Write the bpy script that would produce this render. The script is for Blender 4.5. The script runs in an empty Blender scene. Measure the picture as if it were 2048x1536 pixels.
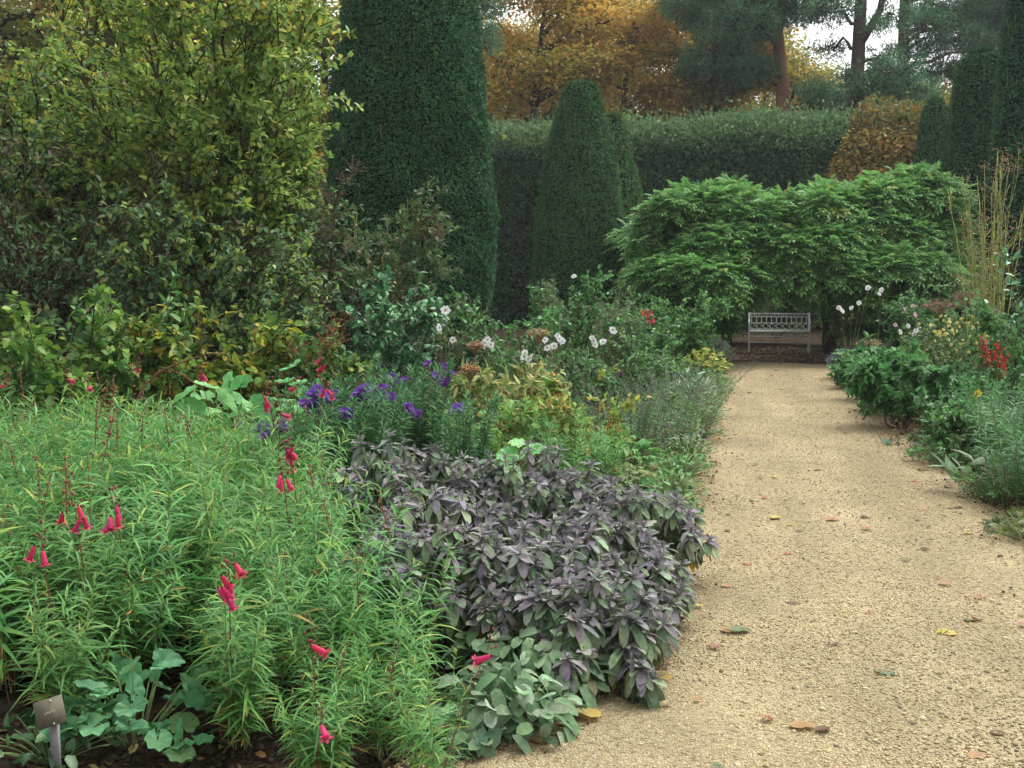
import bpy, math
import numpy as np
from mathutils import Vector, Matrix, Quaternion

S = bpy.context.scene
COL = S.collection
R_ = math.radians
# ------------------------------------------------------------------ camera
F, CX, CY = 2100.0, 1024.0, 768.0          # focal length and centre of the photograph in its own pixels
PITCH = math.atan(212 / F)
YAW = math.atan(484 * math.cos(PITCH) / F)
cam = bpy.data.objects.new('camera', bpy.data.cameras.new('camera'))
COL.objects.link(cam)
cam.location = (0, 0, 1.6)
cam.rotation_euler = (math.pi / 2 - PITCH, 0, YAW)
cam.data.sensor_width = 36.0
cam.data.lens = 36.0 * F / 2048
cam.data.clip_start = 0.05
cam.data.clip_end = 1000
S.camera = cam
ROT = np.array(cam.rotation_euler.to_matrix())
EYE = np.array([0, 0, 1.6])

# ------------------------------------------------------------------ sky, sun, exposure
SUN_EL, SUN_AZ = R_(58), R_(35)            # azimuth clockwise from +Y
world = bpy.data.worlds.new('World')
S.world = world
world.use_nodes = True
wn, wl = world.node_tree.nodes, world.node_tree.links
for n in list(wn):
    wn.remove(n)
wo = wn.new('ShaderNodeOutputWorld'); bg = wn.new('ShaderNodeBackground')
sky = wn.new('ShaderNodeTexSky'); sky.sky_type = 'NISHITA'; sky.sun_disc = False
sky.sun_elevation = SUN_EL; sky.sun_rotation = SUN_AZ; sky.air_density = 1.0; sky.dust_density = 3.0
bw = wn.new('ShaderNodeHueSaturation'); bw.inputs['Saturation'].default_value = 0.1; bw.inputs['Value'].default_value = 1.0
tcw = wn.new('ShaderNodeTexCoord'); nz = wn.new('ShaderNodeTexNoise'); nz.inputs['Scale'].default_value = 3.0; nz.inputs['Detail'].default_value = 6
mr = wn.new('ShaderNodeMapRange'); mr.inputs['To Min'].default_value = 0.85; mr.inputs['To Max'].default_value = 1.2
mm = wn.new('ShaderNodeMixRGB'); mm.blend_type = 'MULTIPLY'; mm.inputs[0].default_value = 1.0
wl.new(sky.outputs[0], bw.inputs['Color']); wl.new(tcw.outputs['Generated'], nz.inputs['Vector'])
wl.new(nz.outputs[0], mr.inputs[0]); wl.new(bw.outputs[0], mm.inputs[1]); wl.new(mr.outputs[0], mm.inputs[2])
sxyz = wn.new('ShaderNodeSeparateXYZ'); mz = wn.new('ShaderNodeMapRange'); mz.inputs['To Min'].default_value = 0.5; mz.inputs['To Max'].default_value = 1.2
m3 = wn.new('ShaderNodeMixRGB'); m3.blend_type = 'MULTIPLY'; m3.inputs[0].default_value = 1.0
wl.new(tcw.outputs['Generated'], sxyz.inputs[0]); wl.new(sxyz.outputs['Z'], mz.inputs[0]); wl.new(mm.outputs[0], m3.inputs[1]); wl.new(mz.outputs[0], m3.inputs[2])
wl.new(m3.outputs[0], bg.inputs[0]); bg.inputs[1].default_value = 0.15
wl.new(bg.outputs[0], wo.inputs[0])
sun = bpy.data.objects.new('sun', bpy.data.lights.new('sun', 'SUN'))
COL.objects.link(sun)
sun.data.energy = 0.75; sun.data.angle = R_(40); sun.data.color = (1, 0.96, 0.88)
sd = Vector((math.sin(SUN_AZ) * math.cos(SUN_EL), math.cos(SUN_AZ) * math.cos(SUN_EL), math.sin(SUN_EL)))
sun.rotation_euler = sd.to_track_quat('Z', 'Y').to_euler()
S.view_settings.view_transform = 'Standard'
S.view_settings.look = 'None'
S.view_settings.gamma = 1.0
S.view_settings.exposure = 1.55
S.cycles.max_bounces = 6; S.cycles.diffuse_bounces = 5; S.cycles.glossy_bounces = 2; S.cycles.transmission_bounces = 4
S.cycles.use_denoising = True

# ------------------------------------------------------------------ helpers: places
def ray(px, py):
    return ROT @ np.array([(px - CX) / F, (CY - py) / F, -1.0])
def at(px, py, d):
    """point seen at a place of the photograph at d metres depth"""
    return EYE + ray(px, py) * d
def ground(px, py, z=0.0):
    r = ray(px, py)
    return EYE + r * ((z - 1.6) / r[2])
def foot(px, d):
    p = at(px, 556, d); p[2] = 0.0
    return p
def lin(r, g, b):
    c = np.array([r, g, b], float) / 255
    return np.where(c <= 0.04045, c / 12.92, ((c + 0.055) / 1.055) ** 2.4)
def rs(seed):
    return np.random.default_rng(seed)
def unit(a):
    return a / np.maximum(np.linalg.norm(a, axis=-1, keepdims=True), 1e-9)
def rdir(r, n):
    return unit(r.normal(size=(n, 3)))
def pick(r, n, pal, jit=0.14):
    """n colours out of a palette of (sRGB, weight), each with its own small change"""
    w = np.array([p[1] for p in pal], float); w /= w.sum()
    c = np.array([lin(*p[0]) for p in pal])
    out = c[r.choice(len(pal), n, p=w)]
    return np.clip(out * (1 + r.normal(0, jit, (n, 1))) * (1 + r.normal(0, jit * 0.4, (n, 3))), 0.002, 0.95)

# ------------------------------------------------------------------ helpers: meshes
def tpl_oval():
    v = [(0, 0), (.28, -.42), (.28, 0), (.28, .42), (.65, -.36), (.65, 0), (.65, .36), (1, 0)]
    fold = [0, .07, 0, .07, .06, 0, .06, 0]
    return np.array(v, float), np.array(fold), [np.array([[0, 2, 1], [0, 3, 2], [4, 5, 7], [5, 6, 7]]), np.array([[1, 2, 5, 4], [2, 3, 6, 5]])]
def tpl_quad():
    return np.array([(0, 0), (.45, -.5), (1, 0), (.45, .5)], float), np.array([0, .06, 0, .06]), [np.array([[0, 1, 2, 3]])]
def tpl_strap():
    st = [(0, .16), (.3, .5), (.65, .34), (1, .0)]
    v = []; fold = []
    for t, w in st[:3]:
        v += [(t, -w), (t, 0), (t, w)]; fold += [.03, 0, .03]
    v.append((1, 0)); fold.append(0)
    return np.array(v, float), np.array(fold), [np.array([[6, 7, 9], [7, 8, 9]]), np.array([[0, 1, 4, 3], [1, 2, 5, 4], [3, 4, 7, 6], [4, 5, 8, 7]])]
def tpl_lobed(k=7):
    v = [(.36, 0)]; fold = [-.05]
    n = k * 4
    for i in range(n + 1):
        a = -math.pi * .92 + 2 * math.pi * .92 * i / n
        ph = (i % 4) / 4 * 2 * math.pi
        r = .5 * (1 - .09 * (1 + math.cos(ph)) / 2)
        v.append((.4 + r * math.cos(a), r * math.sin(a))); fold.append(.022 * math.cos(ph) + .03)
    tri = [[0, i, i + 1] for i in range(1, n + 1)]
    return np.array(v, float), np.array(fold), [np.array(tri)]
def tpl_palm():
    """a deeply cut leaf of five fingers"""
    v = [(0, 0)]; fold = [0]; tri = []
    for a, l in ((-1.5, .5), (-.75, .75), (0, 1), (.75, .75), (1.5, .5)):
        i = len(v)
        for (t, s) in ((.5, -.17), (1, 0), (.5, .17)):
            x, y = t * l, s * l * 1.15
            v.append((x * math.cos(a) - y * math.sin(a), x * math.sin(a) + y * math.cos(a))); fold.append(.04 if s else -.05)
        tri.append([0, i, i + 1, i + 2])
    return np.array(v, float), np.array(fold), [np.array(tri)]
def tpl_oblong():
    v = [(0, 0), (.2, -.38), (.2, 0), (.2, .38), (.6, -.5), (.6, 0), (.6, .5), (.88, -.34), (.9, 0), (.88, .34), (1, 0)]
    fold = [0, .06, 0, .06, .07, 0, .07, .04, 0, .04, 0]
    return np.array(v, float), np.array(fold), [np.array([[0, 2, 1], [0, 3, 2], [7, 8, 10], [8, 9, 10]]), np.array([[1, 2, 5, 4], [2, 3, 6, 5], [4, 5, 8, 7], [5, 6, 9, 8]])]
TPL = {'oblong': tpl_oblong(), 'oval': tpl_oval(), 'quad': tpl_quad(), 'strap': tpl_strap(), 'lobed': tpl_lobed(), 'palm': tpl_palm()}

class MB:
    """collects leaves, stems and blobs and links them as one mesh object"""
    def __init__(self):
        self.v, self.c, self.f, self.n = [], [], [], 0
    def raw(self, v, faces, c):
        v = np.asarray(v, float).reshape(-1, 3)
        c = np.asarray(c, float)
        if c.ndim == 1:
            c = np.repeat(c[None], len(v), 0)
        self.v.append(v); self.c.append(c)
        for f in faces:
            self.f.append(np.asarray(f, np.int64) + self.n)
        self.n += len(v)
    def leaves(self, P, D, up, L, W, C, tpl='oval', droop=.15):
        n = len(P)
        if n == 0:
            return
        tv, fold, fs = TPL[tpl]
        D = unit(D); up = np.broadcast_to(np.asarray(up, float), D.shape)
        Sd = np.cross(D, up); bad = np.linalg.norm(Sd, axis=1) < 1e-3
        Sd[bad] = np.cross(D[bad], [1, .3, .2]); Sd = unit(Sd); N = np.cross(Sd, D)
        L = np.broadcast_to(np.asarray(L, float), n); W = np.broadcast_to(np.asarray(W, float), n)
        dr = np.broadcast_to(np.asarray(droop, float), n)
        t, s = tv[:, 0], tv[:, 1]
        nn = fold[None] * W[:, None] * 2 - dr[:, None] * (t ** 2)[None] * L[:, None]
        V = P[:, None] + (L[:, None] * t[None])[..., None] * D[:, None] + (W[:, None] * s[None])[..., None] * Sd[:, None] + nn[..., None] * N[:, None]
        k = len(tv)
        off = (np.arange(n) * k)[:, None, None]
        self.raw(V.reshape(-1, 3), [(f[None] + off).reshape(-1, f.shape[1]) for f in fs], np.repeat(C, k, 0))
    def tubes(self, pts, rad, C, sides=4):
        pts = np.asarray(pts, float); n, m, _ = pts.shape
        if n == 0:
            return
        rad = np.broadcast_to(np.asarray(rad, float), (n, m))
        T = unit(np.gradient(pts, axis=1))
        ref = np.array([.31, .87, .23]) if abs(np.mean(T[..., 2])) > .5 else np.array([.13, .21, .97])
        A = unit(np.cross(T, ref)); B = np.cross(T, A)
        a = np.arange(sides) * 2 * math.pi / sides
        V = pts[:, :, None] + rad[:, :, None, None] * (np.cos(a)[:, None] * A[:, :, None] + np.sin(a)[:, None] * B[:, :, None])
        idx = np.arange(n * m * sides).reshape(n, m, sides)
        q = np.stack([idx[:, :-1], np.roll(idx, -1, 2)[:, :-1], np.roll(idx, -1, 2)[:, 1:], idx[:, 1:]], -1).reshape(-1, 4)
        C = np.asarray(C, float)
        if C.ndim == 1:
            C = np.repeat(C[None], n, 0)
        self.raw(V.reshape(-1, 3), [q, idx[:, -1]] if sides > 2 else [q], np.repeat(C, m * sides, 0))
    def blobs(self, P, Rad, C, flat=1.0, jit=.2, r=None):
        """small rounded stones, seeds and capsules"""
        g = (1 + 5 ** .5) / 2
        iv = unit(np.array([(-1, g, 0), (1, g, 0), (-1, -g, 0), (1, -g, 0), (0, -1, g), (0, 1, g), (0, -1, -g), (0, 1, -g), (g, 0, -1), (g, 0, 1), (-g, 0, -1), (-g, 0, 1)], float))
        fi = np.array([(0, 11, 5), (0, 5, 1), (0, 1, 7), (0, 7, 10), (0, 10, 11), (1, 5, 9), (5, 11, 4), (11, 10, 2), (10, 7, 6), (7, 1, 8), (3, 9, 4), (3, 4, 2), (3, 2, 6), (3, 6, 8), (3, 8, 9), (4, 9, 5), (2, 4, 11), (6, 2, 10), (8, 6, 7), (9, 8, 1)])
        r = r or rs(1)
        n = len(P)
        sc = np.broadcast_to(np.asarray(Rad, float), n)[:, None, None] * (1 + r.uniform(-jit, jit, (n, 12, 1))) * (1 + r.uniform(-jit, jit, (n, 1, 3)))
        V = P[:, None] + iv[None] * sc * np.array([1, 1, flat])
        self.raw(V.reshape(-1, 3), [(fi[None] + (np.arange(n) * 12)[:, None, None]).reshape(-1, 3)], np.repeat(C, 12, 0))
    def box(self, lo, hi, c):
        x0, y0, z0 = lo; x1, y1, z1 = hi
        v = [(x0, y0, z0), (x1, y0, z0), (x1, y1, z0), (x0, y1, z0), (x0, y0, z1), (x1, y0, z1), (x1, y1, z1), (x0, y1, z1)]
        self.raw(v, [np.array([(0, 3, 2, 1), (4, 5, 6, 7), (0, 1, 5, 4), (1, 2, 6, 5), (2, 3, 7, 6), (3, 0, 4, 7)])], np.asarray(c, float))
    def mesh(self, name, mat, smooth=True):
        me = bpy.data.meshes.new(name)
        V = np.concatenate(self.v); C = np.concatenate(self.c)
        me.vertices.add(len(V)); me.vertices.foreach_set('co', V.astype(np.float32).ravel())
        loops = np.concatenate([f.ravel() for f in self.f])
        tot = np.concatenate([np.full(len(f), f.shape[1]) for f in self.f])
        me.loops.add(len(loops)); me.loops.foreach_set('vertex_index', loops.astype(np.int32))
        me.polygons.add(len(tot)); me.polygons.foreach_set('loop_start', np.concatenate([[0], np.cumsum(tot)[:-1]]).astype(np.int32))
        me.polygons.foreach_set('use_smooth', np.full(len(tot), smooth))
        me.update(calc_edges=True)
        a = me.color_attributes.new('tint', 'FLOAT_COLOR', 'POINT')
        a.data.foreach_set('color', np.concatenate([C, np.ones((len(C), 1))], 1).astype(np.float32).ravel())
        me.materials.append(mat)
        return me
    def build(self, name, mat, parent=None, loc=None, smooth=True):
        o = bpy.data.objects.new(name, self.mesh(name, mat, smooth))
        COL.objects.link(o)
        if parent:
            o.parent = parent
        if loc is not None:
            o.location = loc
        return o

def tag(o, label, cat, group=None, kind=None):
    o['label'] = label; o['category'] = cat
    if group: o['group'] = group
    if kind: o['kind'] = kind
    return o
def thing(name, label, cat, loc=(0, 0, 0), group=None, rz=0.0):
    o = bpy.data.objects.new(name, None)
    COL.objects.link(o)
    o.empty_display_size = .1
    o.location = loc; o.rotation_euler = (0, 0, rz)
    return tag(o, label, cat, group)
def place(name, me, parent, loc, d=(0, 0, 1), s=1.0, spin=0.0):
    """a part that shares mesh data, its z axis pointed along d"""
    o = bpy.data.objects.new(name, me)
    COL.objects.link(o)
    o.parent = parent
    q = Vector(d).to_track_quat('Z', 'Y') @ Quaternion((0, 0, 1), spin)
    o.rotation_mode = 'QUATERNION'; o.rotation_quaternion = q
    o.location = loc; o.scale = (s, s, s)
    return o
def kids(o):
    return [c for c in bpy.data.objects if c.parent == o]
def copy_tree(o, children):
    c = o.copy(); COL.objects.link(c)
    for ch in children:
        k = ch.copy(); COL.objects.link(k); k.parent = c
    return c

def bez(p0, p1, p2, m):
    t = np.linspace(0, 1, m)[None, :, None]
    return (1 - t) ** 2 * p0[:, None] + 2 * t * (1 - t) * p1[:, None] + t ** 2 * p2[:, None]
def along(curves, i, t):
    m = curves.shape[1]
    x = np.clip(t, 0, .9999) * (m - 1); k = x.astype(int); f = (x - k)[:, None]
    return curves[i, k] * (1 - f) + curves[i, k + 1] * f, unit(curves[i, k + 1] - curves[i, k])

# ------------------------------------------------------------------ materials
def mat_new(name):
    m = bpy.data.materials.new(name); m.use_nodes = True
    nt = m.node_tree
    for n in list(nt.nodes): nt.nodes.remove(n)
    return m, nt.nodes, nt.links
def leaf_material(name, rough=.55, trans=.3, spec=.35, vary=.14, sheen=0.0, pebble=0.0):
    m, N, Lk = mat_new(name)
    out = N.new('ShaderNodeOutputMaterial'); mix = N.new('ShaderNodeMixShader'); p = N.new('ShaderNodeBsdfPrincipled'); tr = N.new('ShaderNodeBsdfTranslucent')
    at_ = N.new('ShaderNodeAttribute'); at_.attribute_name = 'tint'
    oi = N.new('ShaderNodeObjectInfo'); tc = N.new('ShaderNodeTexCoord'); nz = N.new('ShaderNodeTexNoise')
    nz.inputs['Scale'].default_value = 45; nz.inputs['Detail'].default_value = 2
    hs = N.new('ShaderNodeHueSaturation')
    mr = N.new('ShaderNodeMapRange'); mr.inputs['From Min'].default_value = .3; mr.inputs['From Max'].default_value = .7; mr.inputs['To Min'].default_value = 1 - vary; mr.inputs['To Max'].default_value = 1 + vary
    m2 = N.new('ShaderNodeMapRange'); m2.inputs['To Min'].default_value = .488; m2.inputs['To Max'].default_value = .512
    Lk.new(tc.outputs['Object'], nz.inputs['Vector']); Lk.new(nz.outputs[0], mr.inputs[0]); Lk.new(oi.outputs['Random'], m2.inputs[0])
    Lk.new(at_.outputs['Color'], hs.inputs['Color']); Lk.new(mr.outputs[0], hs.inputs['Value']); Lk.new(m2.outputs[0], hs.inputs['Hue'])
    Lk.new(hs.outputs[0], p.inputs['Base Color']); Lk.new(hs.outputs[0], tr.inputs['Color'])
    if pebble:
        vn = N.new('ShaderNodeTexVoronoi'); vn.inputs['Scale'].default_value = 260; bp = N.new('ShaderNodeBump'); bp.inputs['Strength'].default_value = pebble; bp.inputs['Distance'].default_value = .004
        Lk.new(tc.outputs['Object'], vn.inputs['Vector']); Lk.new(vn.outputs['Distance'], bp.inputs['Height']); Lk.new(bp.outputs[0], p.inputs['Normal'])
    p.inputs['Roughness'].default_value = rough; p.inputs['Specular IOR Level'].default_value = spec
    if sheen: p.inputs['Sheen Weight'].default_value = sheen
    mix.inputs[0].default_value = trans
    Lk.new(p.outputs[0], mix.inputs[1]); Lk.new(tr.outputs[0], mix.inputs[2]); Lk.new(mix.outputs[0], out.inputs[0])
    return m
def solid_material(name, rough=.8, spec=.3, bump=.3, scale=30, vary=.35, stretch=(1, 1, 1)):
    m, N, Lk = mat_new(name)
    out = N.new('ShaderNodeOutputMaterial'); p = N.new('ShaderNodeBsdfPrincipled')
    at_ = N.new('ShaderNodeAttribute'); at_.attribute_name = 'tint'
    tc = N.new('ShaderNodeTexCoord'); mp = N.new('ShaderNodeMapping'); mp.inputs['Scale'].default_value = stretch
    nz = N.new('ShaderNodeTexNoise'); nz.inputs['Scale'].default_value = scale; nz.inputs['Detail'].default_value = 5
    mr = N.new('ShaderNodeMapRange'); mr.inputs['From Min'].default_value = .3; mr.inputs['From Max'].default_value = .7; mr.inputs['To Min'].default_value = 1 - vary; mr.inputs['To Max'].default_value = 1 + vary
    mx = N.new('ShaderNodeMixRGB'); mx.blend_type = 'MULTIPLY'; mx.inputs[0].default_value = 1
    bp = N.new('ShaderNodeBump'); bp.inputs['Strength'].default_value = bump; bp.inputs['Distance'].default_value = .02
    Lk.new(tc.outputs['Object'], mp.inputs[0]); Lk.new(mp.outputs[0], nz.inputs['Vector']); Lk.new(nz.outputs[0], mr.inputs[0])
    Lk.new(at_.outputs['Color'], mx.inputs[1]); Lk.new(mr.outputs[0], mx.inputs[2]); Lk.new(mx.outputs[0], p.inputs['Base Color'])
    Lk.new(nz.outputs[0], bp.inputs['Height']); Lk.new(bp.outputs[0], p.inputs['Normal'])
    p.inputs['Roughness'].default_value = rough; p.inputs['Specular IOR Level'].default_value = spec
    Lk.new(p.outputs[0], out.inputs[0])
    return m
M_LEAF = leaf_material('leaf', trans=.38)
M_AUT = leaf_material('autumn_leaf', rough=.6, trans=.42, spec=.2)
M_GLOSS = leaf_material('glossy_leaf', rough=.42, trans=.25, spec=.5)
M_FELT = leaf_material('felted_leaf', rough=.9, trans=.24, spec=.08, vary=.2, pebble=.7)
M_YEW = leaf_material('yew_needles', rough=.75, trans=.15, spec=.08, vary=.25)
M_PETAL = leaf_material('petal', rough=.6, trans=.45, spec=.2, vary=.06)
M_BARK = solid_material('bark', rough=.95, spec=.1, bump=.8, scale=14, stretch=(3, 3, .6))
M_STEM = solid_material('stem', rough=.7, bump=.1, scale=20, vary=.2)
M_PAINT = solid_material('weathered_paint', rough=.6, spec=.35, bump=.25, scale=22, vary=.16)
M_STONE = solid_material('gravel_stone', rough=.85, spec=.2, bump=.2, scale=260, vary=.2)
M_CORE = solid_material('twiggy_core', rough=1, spec=.0, bump=1, scale=25, vary=.5)

# ------------------------------------------------------------------ ground and path
PX0, PX1 = -0.46, 1.71                      # the two edges of the straight path
def edge_wave(y, k):
    return .05 * math.sin(y * 1.7 + k) + .035 * math.sin(y * 4.1 + 2 * k) + .02 * math.sin(y * 9.3 + k)
def left_edge(y):
    return PX0 - .62 * np.clip((4.5 - y) / 1.4, 0, 1.6) ** 1.5
def build_ground():
    m, N, Lk = mat_new('soil')
    out = N.new('ShaderNodeOutputMaterial'); p = N.new('ShaderNodeBsdfPrincipled'); tc = N.new('ShaderNodeTexCoord')
    n1 = N.new('ShaderNodeTexNoise'); n1.inputs['Scale'].default_value = 9; n1.inputs['Detail'].default_value = 8; n1.inputs['Roughness'].default_value = .75
    rp = N.new('ShaderNodeValToRGB'); rp.color_ramp.elements[0].position = .3; rp.color_ramp.elements[0].color = (.016, .011, .007, 1); rp.color_ramp.elements[1].position = .75; rp.color_ramp.elements[1].color = (.075, .05, .028, 1)
    n2 = N.new('ShaderNodeTexNoise'); n2.inputs['Scale'].default_value = 40; n2.inputs['Detail'].default_value = 6
    bp = N.new('ShaderNodeBump'); bp.inputs['Strength'].default_value = 1; bp.inputs['Distance'].default_value = .04
    Lk.new(tc.outputs['Object'], n1.inputs[0]); Lk.new(n1.outputs[0], rp.inputs[0]); Lk.new(rp.outputs[0], p.inputs['Base Color'])
    Lk.new(tc.outputs['Object'], n2.inputs[0]); Lk.new(n2.outputs[0], bp.inputs['Height']); Lk.new(bp.outputs[0], p.inputs['Normal']); p.inputs['Roughness'].default_value = 1; p.inputs['Specular IOR Level'].default_value = .1
    Lk.new(p.outputs[0], out.inputs[0])
    b = MB(); b.raw([(-400, -60, -.03), (400, -60, -.03), (400, 600, -.03), (-400, 600, -.03)], [np.array([[0, 1, 2, 3]])], np.zeros(3))
    o = b.build('ground', m, smooth=False); o['kind'] = 'structure'
    # gravel sheet
    m, N, Lk = mat_new('gravel')
    out = N.new('ShaderNodeOutputMaterial'); p = N.new('ShaderNodeBsdfPrincipled'); tc = N.new('ShaderNodeTexCoord')
    vo = N.new('ShaderNodeTexVoronoi'); vo.inputs['Scale'].default_value = 110
    rp = N.new('ShaderNodeValToRGB'); rp.color_ramp.interpolation = 'LINEAR'
    e = rp.color_ramp.elements
    e[0].position = 0; e[0].color = (*lin(116, 102, 76), 1); e[1].position = 1; e[1].color = (*lin(184, 172, 144), 1)
    for pos, c in ((.2, (146, 131, 99)), (.45, (158, 143, 108)), (.7, (167, 152, 117)), (.85, (155, 141, 110))):
        k = e.new(pos); k.color = (*lin(*c), 1)
    sp = N.new('ShaderNodeSeparateColor')
    mp = N.new('ShaderNodeMapping'); mp.inputs['Scale'].default_value = (1.6, .28, 1); n3 = N.new('ShaderNodeTexNoise'); n3.inputs['Scale'].default_value = 1.5; n3.inputs['Detail'].default_value = 4
    mr3 = N.new('ShaderNodeMapRange'); mr3.inputs['From Min'].default_value = .35; mr3.inputs['From Max'].default_value = .65; mr3.inputs['To Min'].default_value = .84; mr3.inputs['To Max'].default_value = 1.1
    mx3 = N.new('ShaderNodeMixRGB'); mx3.blend_type = 'MULTIPLY'; mx3.inputs[0].default_value = 1
    n1 = N.new('ShaderNodeTexNoise'); n1.inputs['Scale'].default_value = 1.6; n1.inputs['Detail'].default_value = 5
    mr = N.new('ShaderNodeMapRange'); mr.inputs['From Min'].default_value = .3; mr.inputs['From Max'].default_value = .7; mr.inputs['To Min'].default_value = .82; mr.inputs['To Max'].default_value = 1.12
    mx = N.new('ShaderNodeMixRGB'); mx.blend_type = 'MULTIPLY'; mx.inputs[0].default_value = 1
    bp = N.new('ShaderNodeBump'); bp.invert = True; bp.inputs['Strength'].default_value = .9; bp.inputs['Distance'].default_value = .012
    Lk.new(tc.outputs['Object'], vo.inputs['Vector']); Lk.new(vo.outputs['Color'], sp.inputs[0]); Lk.new(sp.outputs[0], rp.inputs[0])
    Lk.new(tc.outputs['Object'], n1.inputs[0]); Lk.new(n1.outputs[0], mr.inputs[0]); Lk.new(rp.outputs[0], mx.inputs[1]); Lk.new(mr.outputs[0], mx.inputs[2])
    Lk.new(tc.outputs['Object'], mp.inputs[0]); Lk.new(mp.outputs[0], n3.inputs['Vector']); Lk.new(n3.outputs[0], mr3.inputs[0]); Lk.new(mx.outputs[0], mx3.inputs[1]); Lk.new(mr3.outputs[0], mx3.inputs[2])
    Lk.new(mx3.outputs[0], p.inputs['Base Color']); Lk.new(vo.outputs['Distance'], bp.inputs['Height']); Lk.new(bp.outputs[0], p.inputs['Normal'])
    p.inputs['Roughness'].default_value = .9; p.inputs['Specular IOR Level'].default_value = .15
    Lk.new(p.outputs[0], out.inputs[0])
    r = rs(5)
    ys = np.arange(-4, 20.4, .12); v = []  # gravel ends at the bower; darker soil beyond also stands in for its shade
    nx = 14
    for y in ys:
        a, bb = float(left_edge(y)) - .06 + edge_wave(y, 1), PX1 + .05 + edge_wave(y, 4)
        for i in range(nx):
            x = a + (bb - a) * i / (nx - 1)
            u = (i / (nx - 1) - .5) * 2
            z = .012 * (1 - u * u) + .006 * math.sin(x * 3 + y * 1.3) + (-.035 if i in (0, nx - 1) else 0)
            v.append((x, y, z))
    q = [(j * nx + i, j * nx + i + 1, (j + 1) * nx + i + 1, (j + 1) * nx + i) for j in range(len(ys) - 1) for i in range(nx - 1)]
    b = MB(); b.raw(v, [np.array(q)], np.zeros(3))
    o = b.build('gravel_path', m); o['kind'] = 'structure'
    # loose stones lying on it
    n = 150000
    y = 3.0 + 15 * r.random(n) ** 2.2
    xa = left_edge(y) - .1; x = xa + (PX1 + .1 - xa) * r.random(n)
    u = (x - (PX0 + PX1) / 2) / ((PX1 - PX0) / 2)
    z = .012 * (1 - u * u) + .006 * np.sin(x * 3 + y * 1.3)
    rad = r.lognormal(math.log(.0037), .36, n)
    track = 1 + .09 * np.sin(x * 5.2 + .6 * np.sin(y * .5)) * np.sin(y * .37 + 1) + .06 * np.sin(2.3 * y + 1.7 * x)
    keep = r.random(n) < .62 + 1.6 * (track - 1) + .25 * np.abs(u) ** 3
    x, y, z, rad, track = x[keep], y[keep], z[keep], rad[keep], track[keep]; n = len(x)
    C = track[:, None] * pick(r, n, [((158, 143, 108), 4), ((168, 153, 118), 3), ((143, 126, 91), 2), ((183, 171, 142), .8), ((118, 102, 77), .6), ((126, 116, 100), .5)], .08)
    b = MB(); b.blobs(np.stack([x, y, z + rad * .25], 1), rad, C, .7, .25, r)
    o = b.build('loose_gravel', M_STONE); tag(o, 'loose buff stones strewn over the gravel path', 'gravel', kind='stuff')
build_ground()

# ------------------------------------------------------------------ woody plants
BROWN = [((70, 55, 40), 2), ((90, 75, 55), 1), ((60, 62, 40), 1)]
def grow(r, H, R, n1, n2, n3=0, up=.5, l2=.3, open_=.2, base=.12, crook=.06):
    """main stems, side shoots and twigs of a bush; returns polylines and radii"""
    a = r.uniform(0, 2 * math.pi, n1); q = np.sqrt(r.uniform(open_, 1, n1))
    top = np.stack([R * .8 * q * np.cos(a), R * .8 * q * np.sin(a), H * (1 - .4 * q ** 2) * r.uniform(.72, 1, n1)], 1)
    b0 = np.stack([base * R * np.cos(a), base * R * np.sin(a), np.zeros(n1)], 1) + r.normal(0, .04 * R, (n1, 3)) * [1, 1, 0]
    mid = b0 + (top - b0) * [.3, .3, .55] + r.normal(0, .08 * R, (n1, 3))
    c1 = bez(b0, mid, top, 8); c1[:, 1:-1] += r.normal(0, crook * R, (n1, 6, 3)) * [1, 1, .5]
    k = n1 * n2
    i = r.integers(0, n1, k); t = r.uniform(.22, 1, k)
    s, T = along(c1, i, t)
    out = s * [1, 1, 0]; out = unit(out + r.normal(0, .3 * R + .01, (k, 3)) * [1, 1, 0])
    d = unit(out * 1.0 + np.array([0, 0, up]) + .3 * T + r.normal(0, .45, (k, 3)))
    ln = l2 * R * r.uniform(.5, 1.3, k) * (1.15 - .4 * t)
    e = s + d * ln[:, None]; e[:, 2] = np.maximum(e[:, 2], .06)
    c2 = bez(s, s + d * ln[:, None] * .5 + [0, 0, 1] * (ln * .12)[:, None], e, 5)
    if n3:
        kk = k * n3
        i = r.integers(0, k, kk); t3 = r.uniform(.3, 1, kk)
        s3, T3 = along(c2, i, t3)
        d3 = unit(T3 * .8 + r.normal(0, .6, (kk, 3)) + [0, 0, .15])
        l3 = l2 * R * .5 * r.uniform(.5, 1.2, kk)
        c3 = bez(s3, s3 + d3 * l3[:, None] * .5, s3 + d3 * l3[:, None] + [0, 0, -.05], 4)
        return c1, c2, c3
    return c1, c2, None
def leaf_on(r, c, per, lo=.15, spread=.8, droop=.15):
    n = len(c) * per
    i = np.repeat(np.arange(len(c)), per); t = r.uniform(lo, 1, n)
    P, T = along(c, i, t)
    D = unit(T * .5 + r.normal(0, spread, (n, 3)) + [0, 0, -droop])
    return P, D
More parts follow.
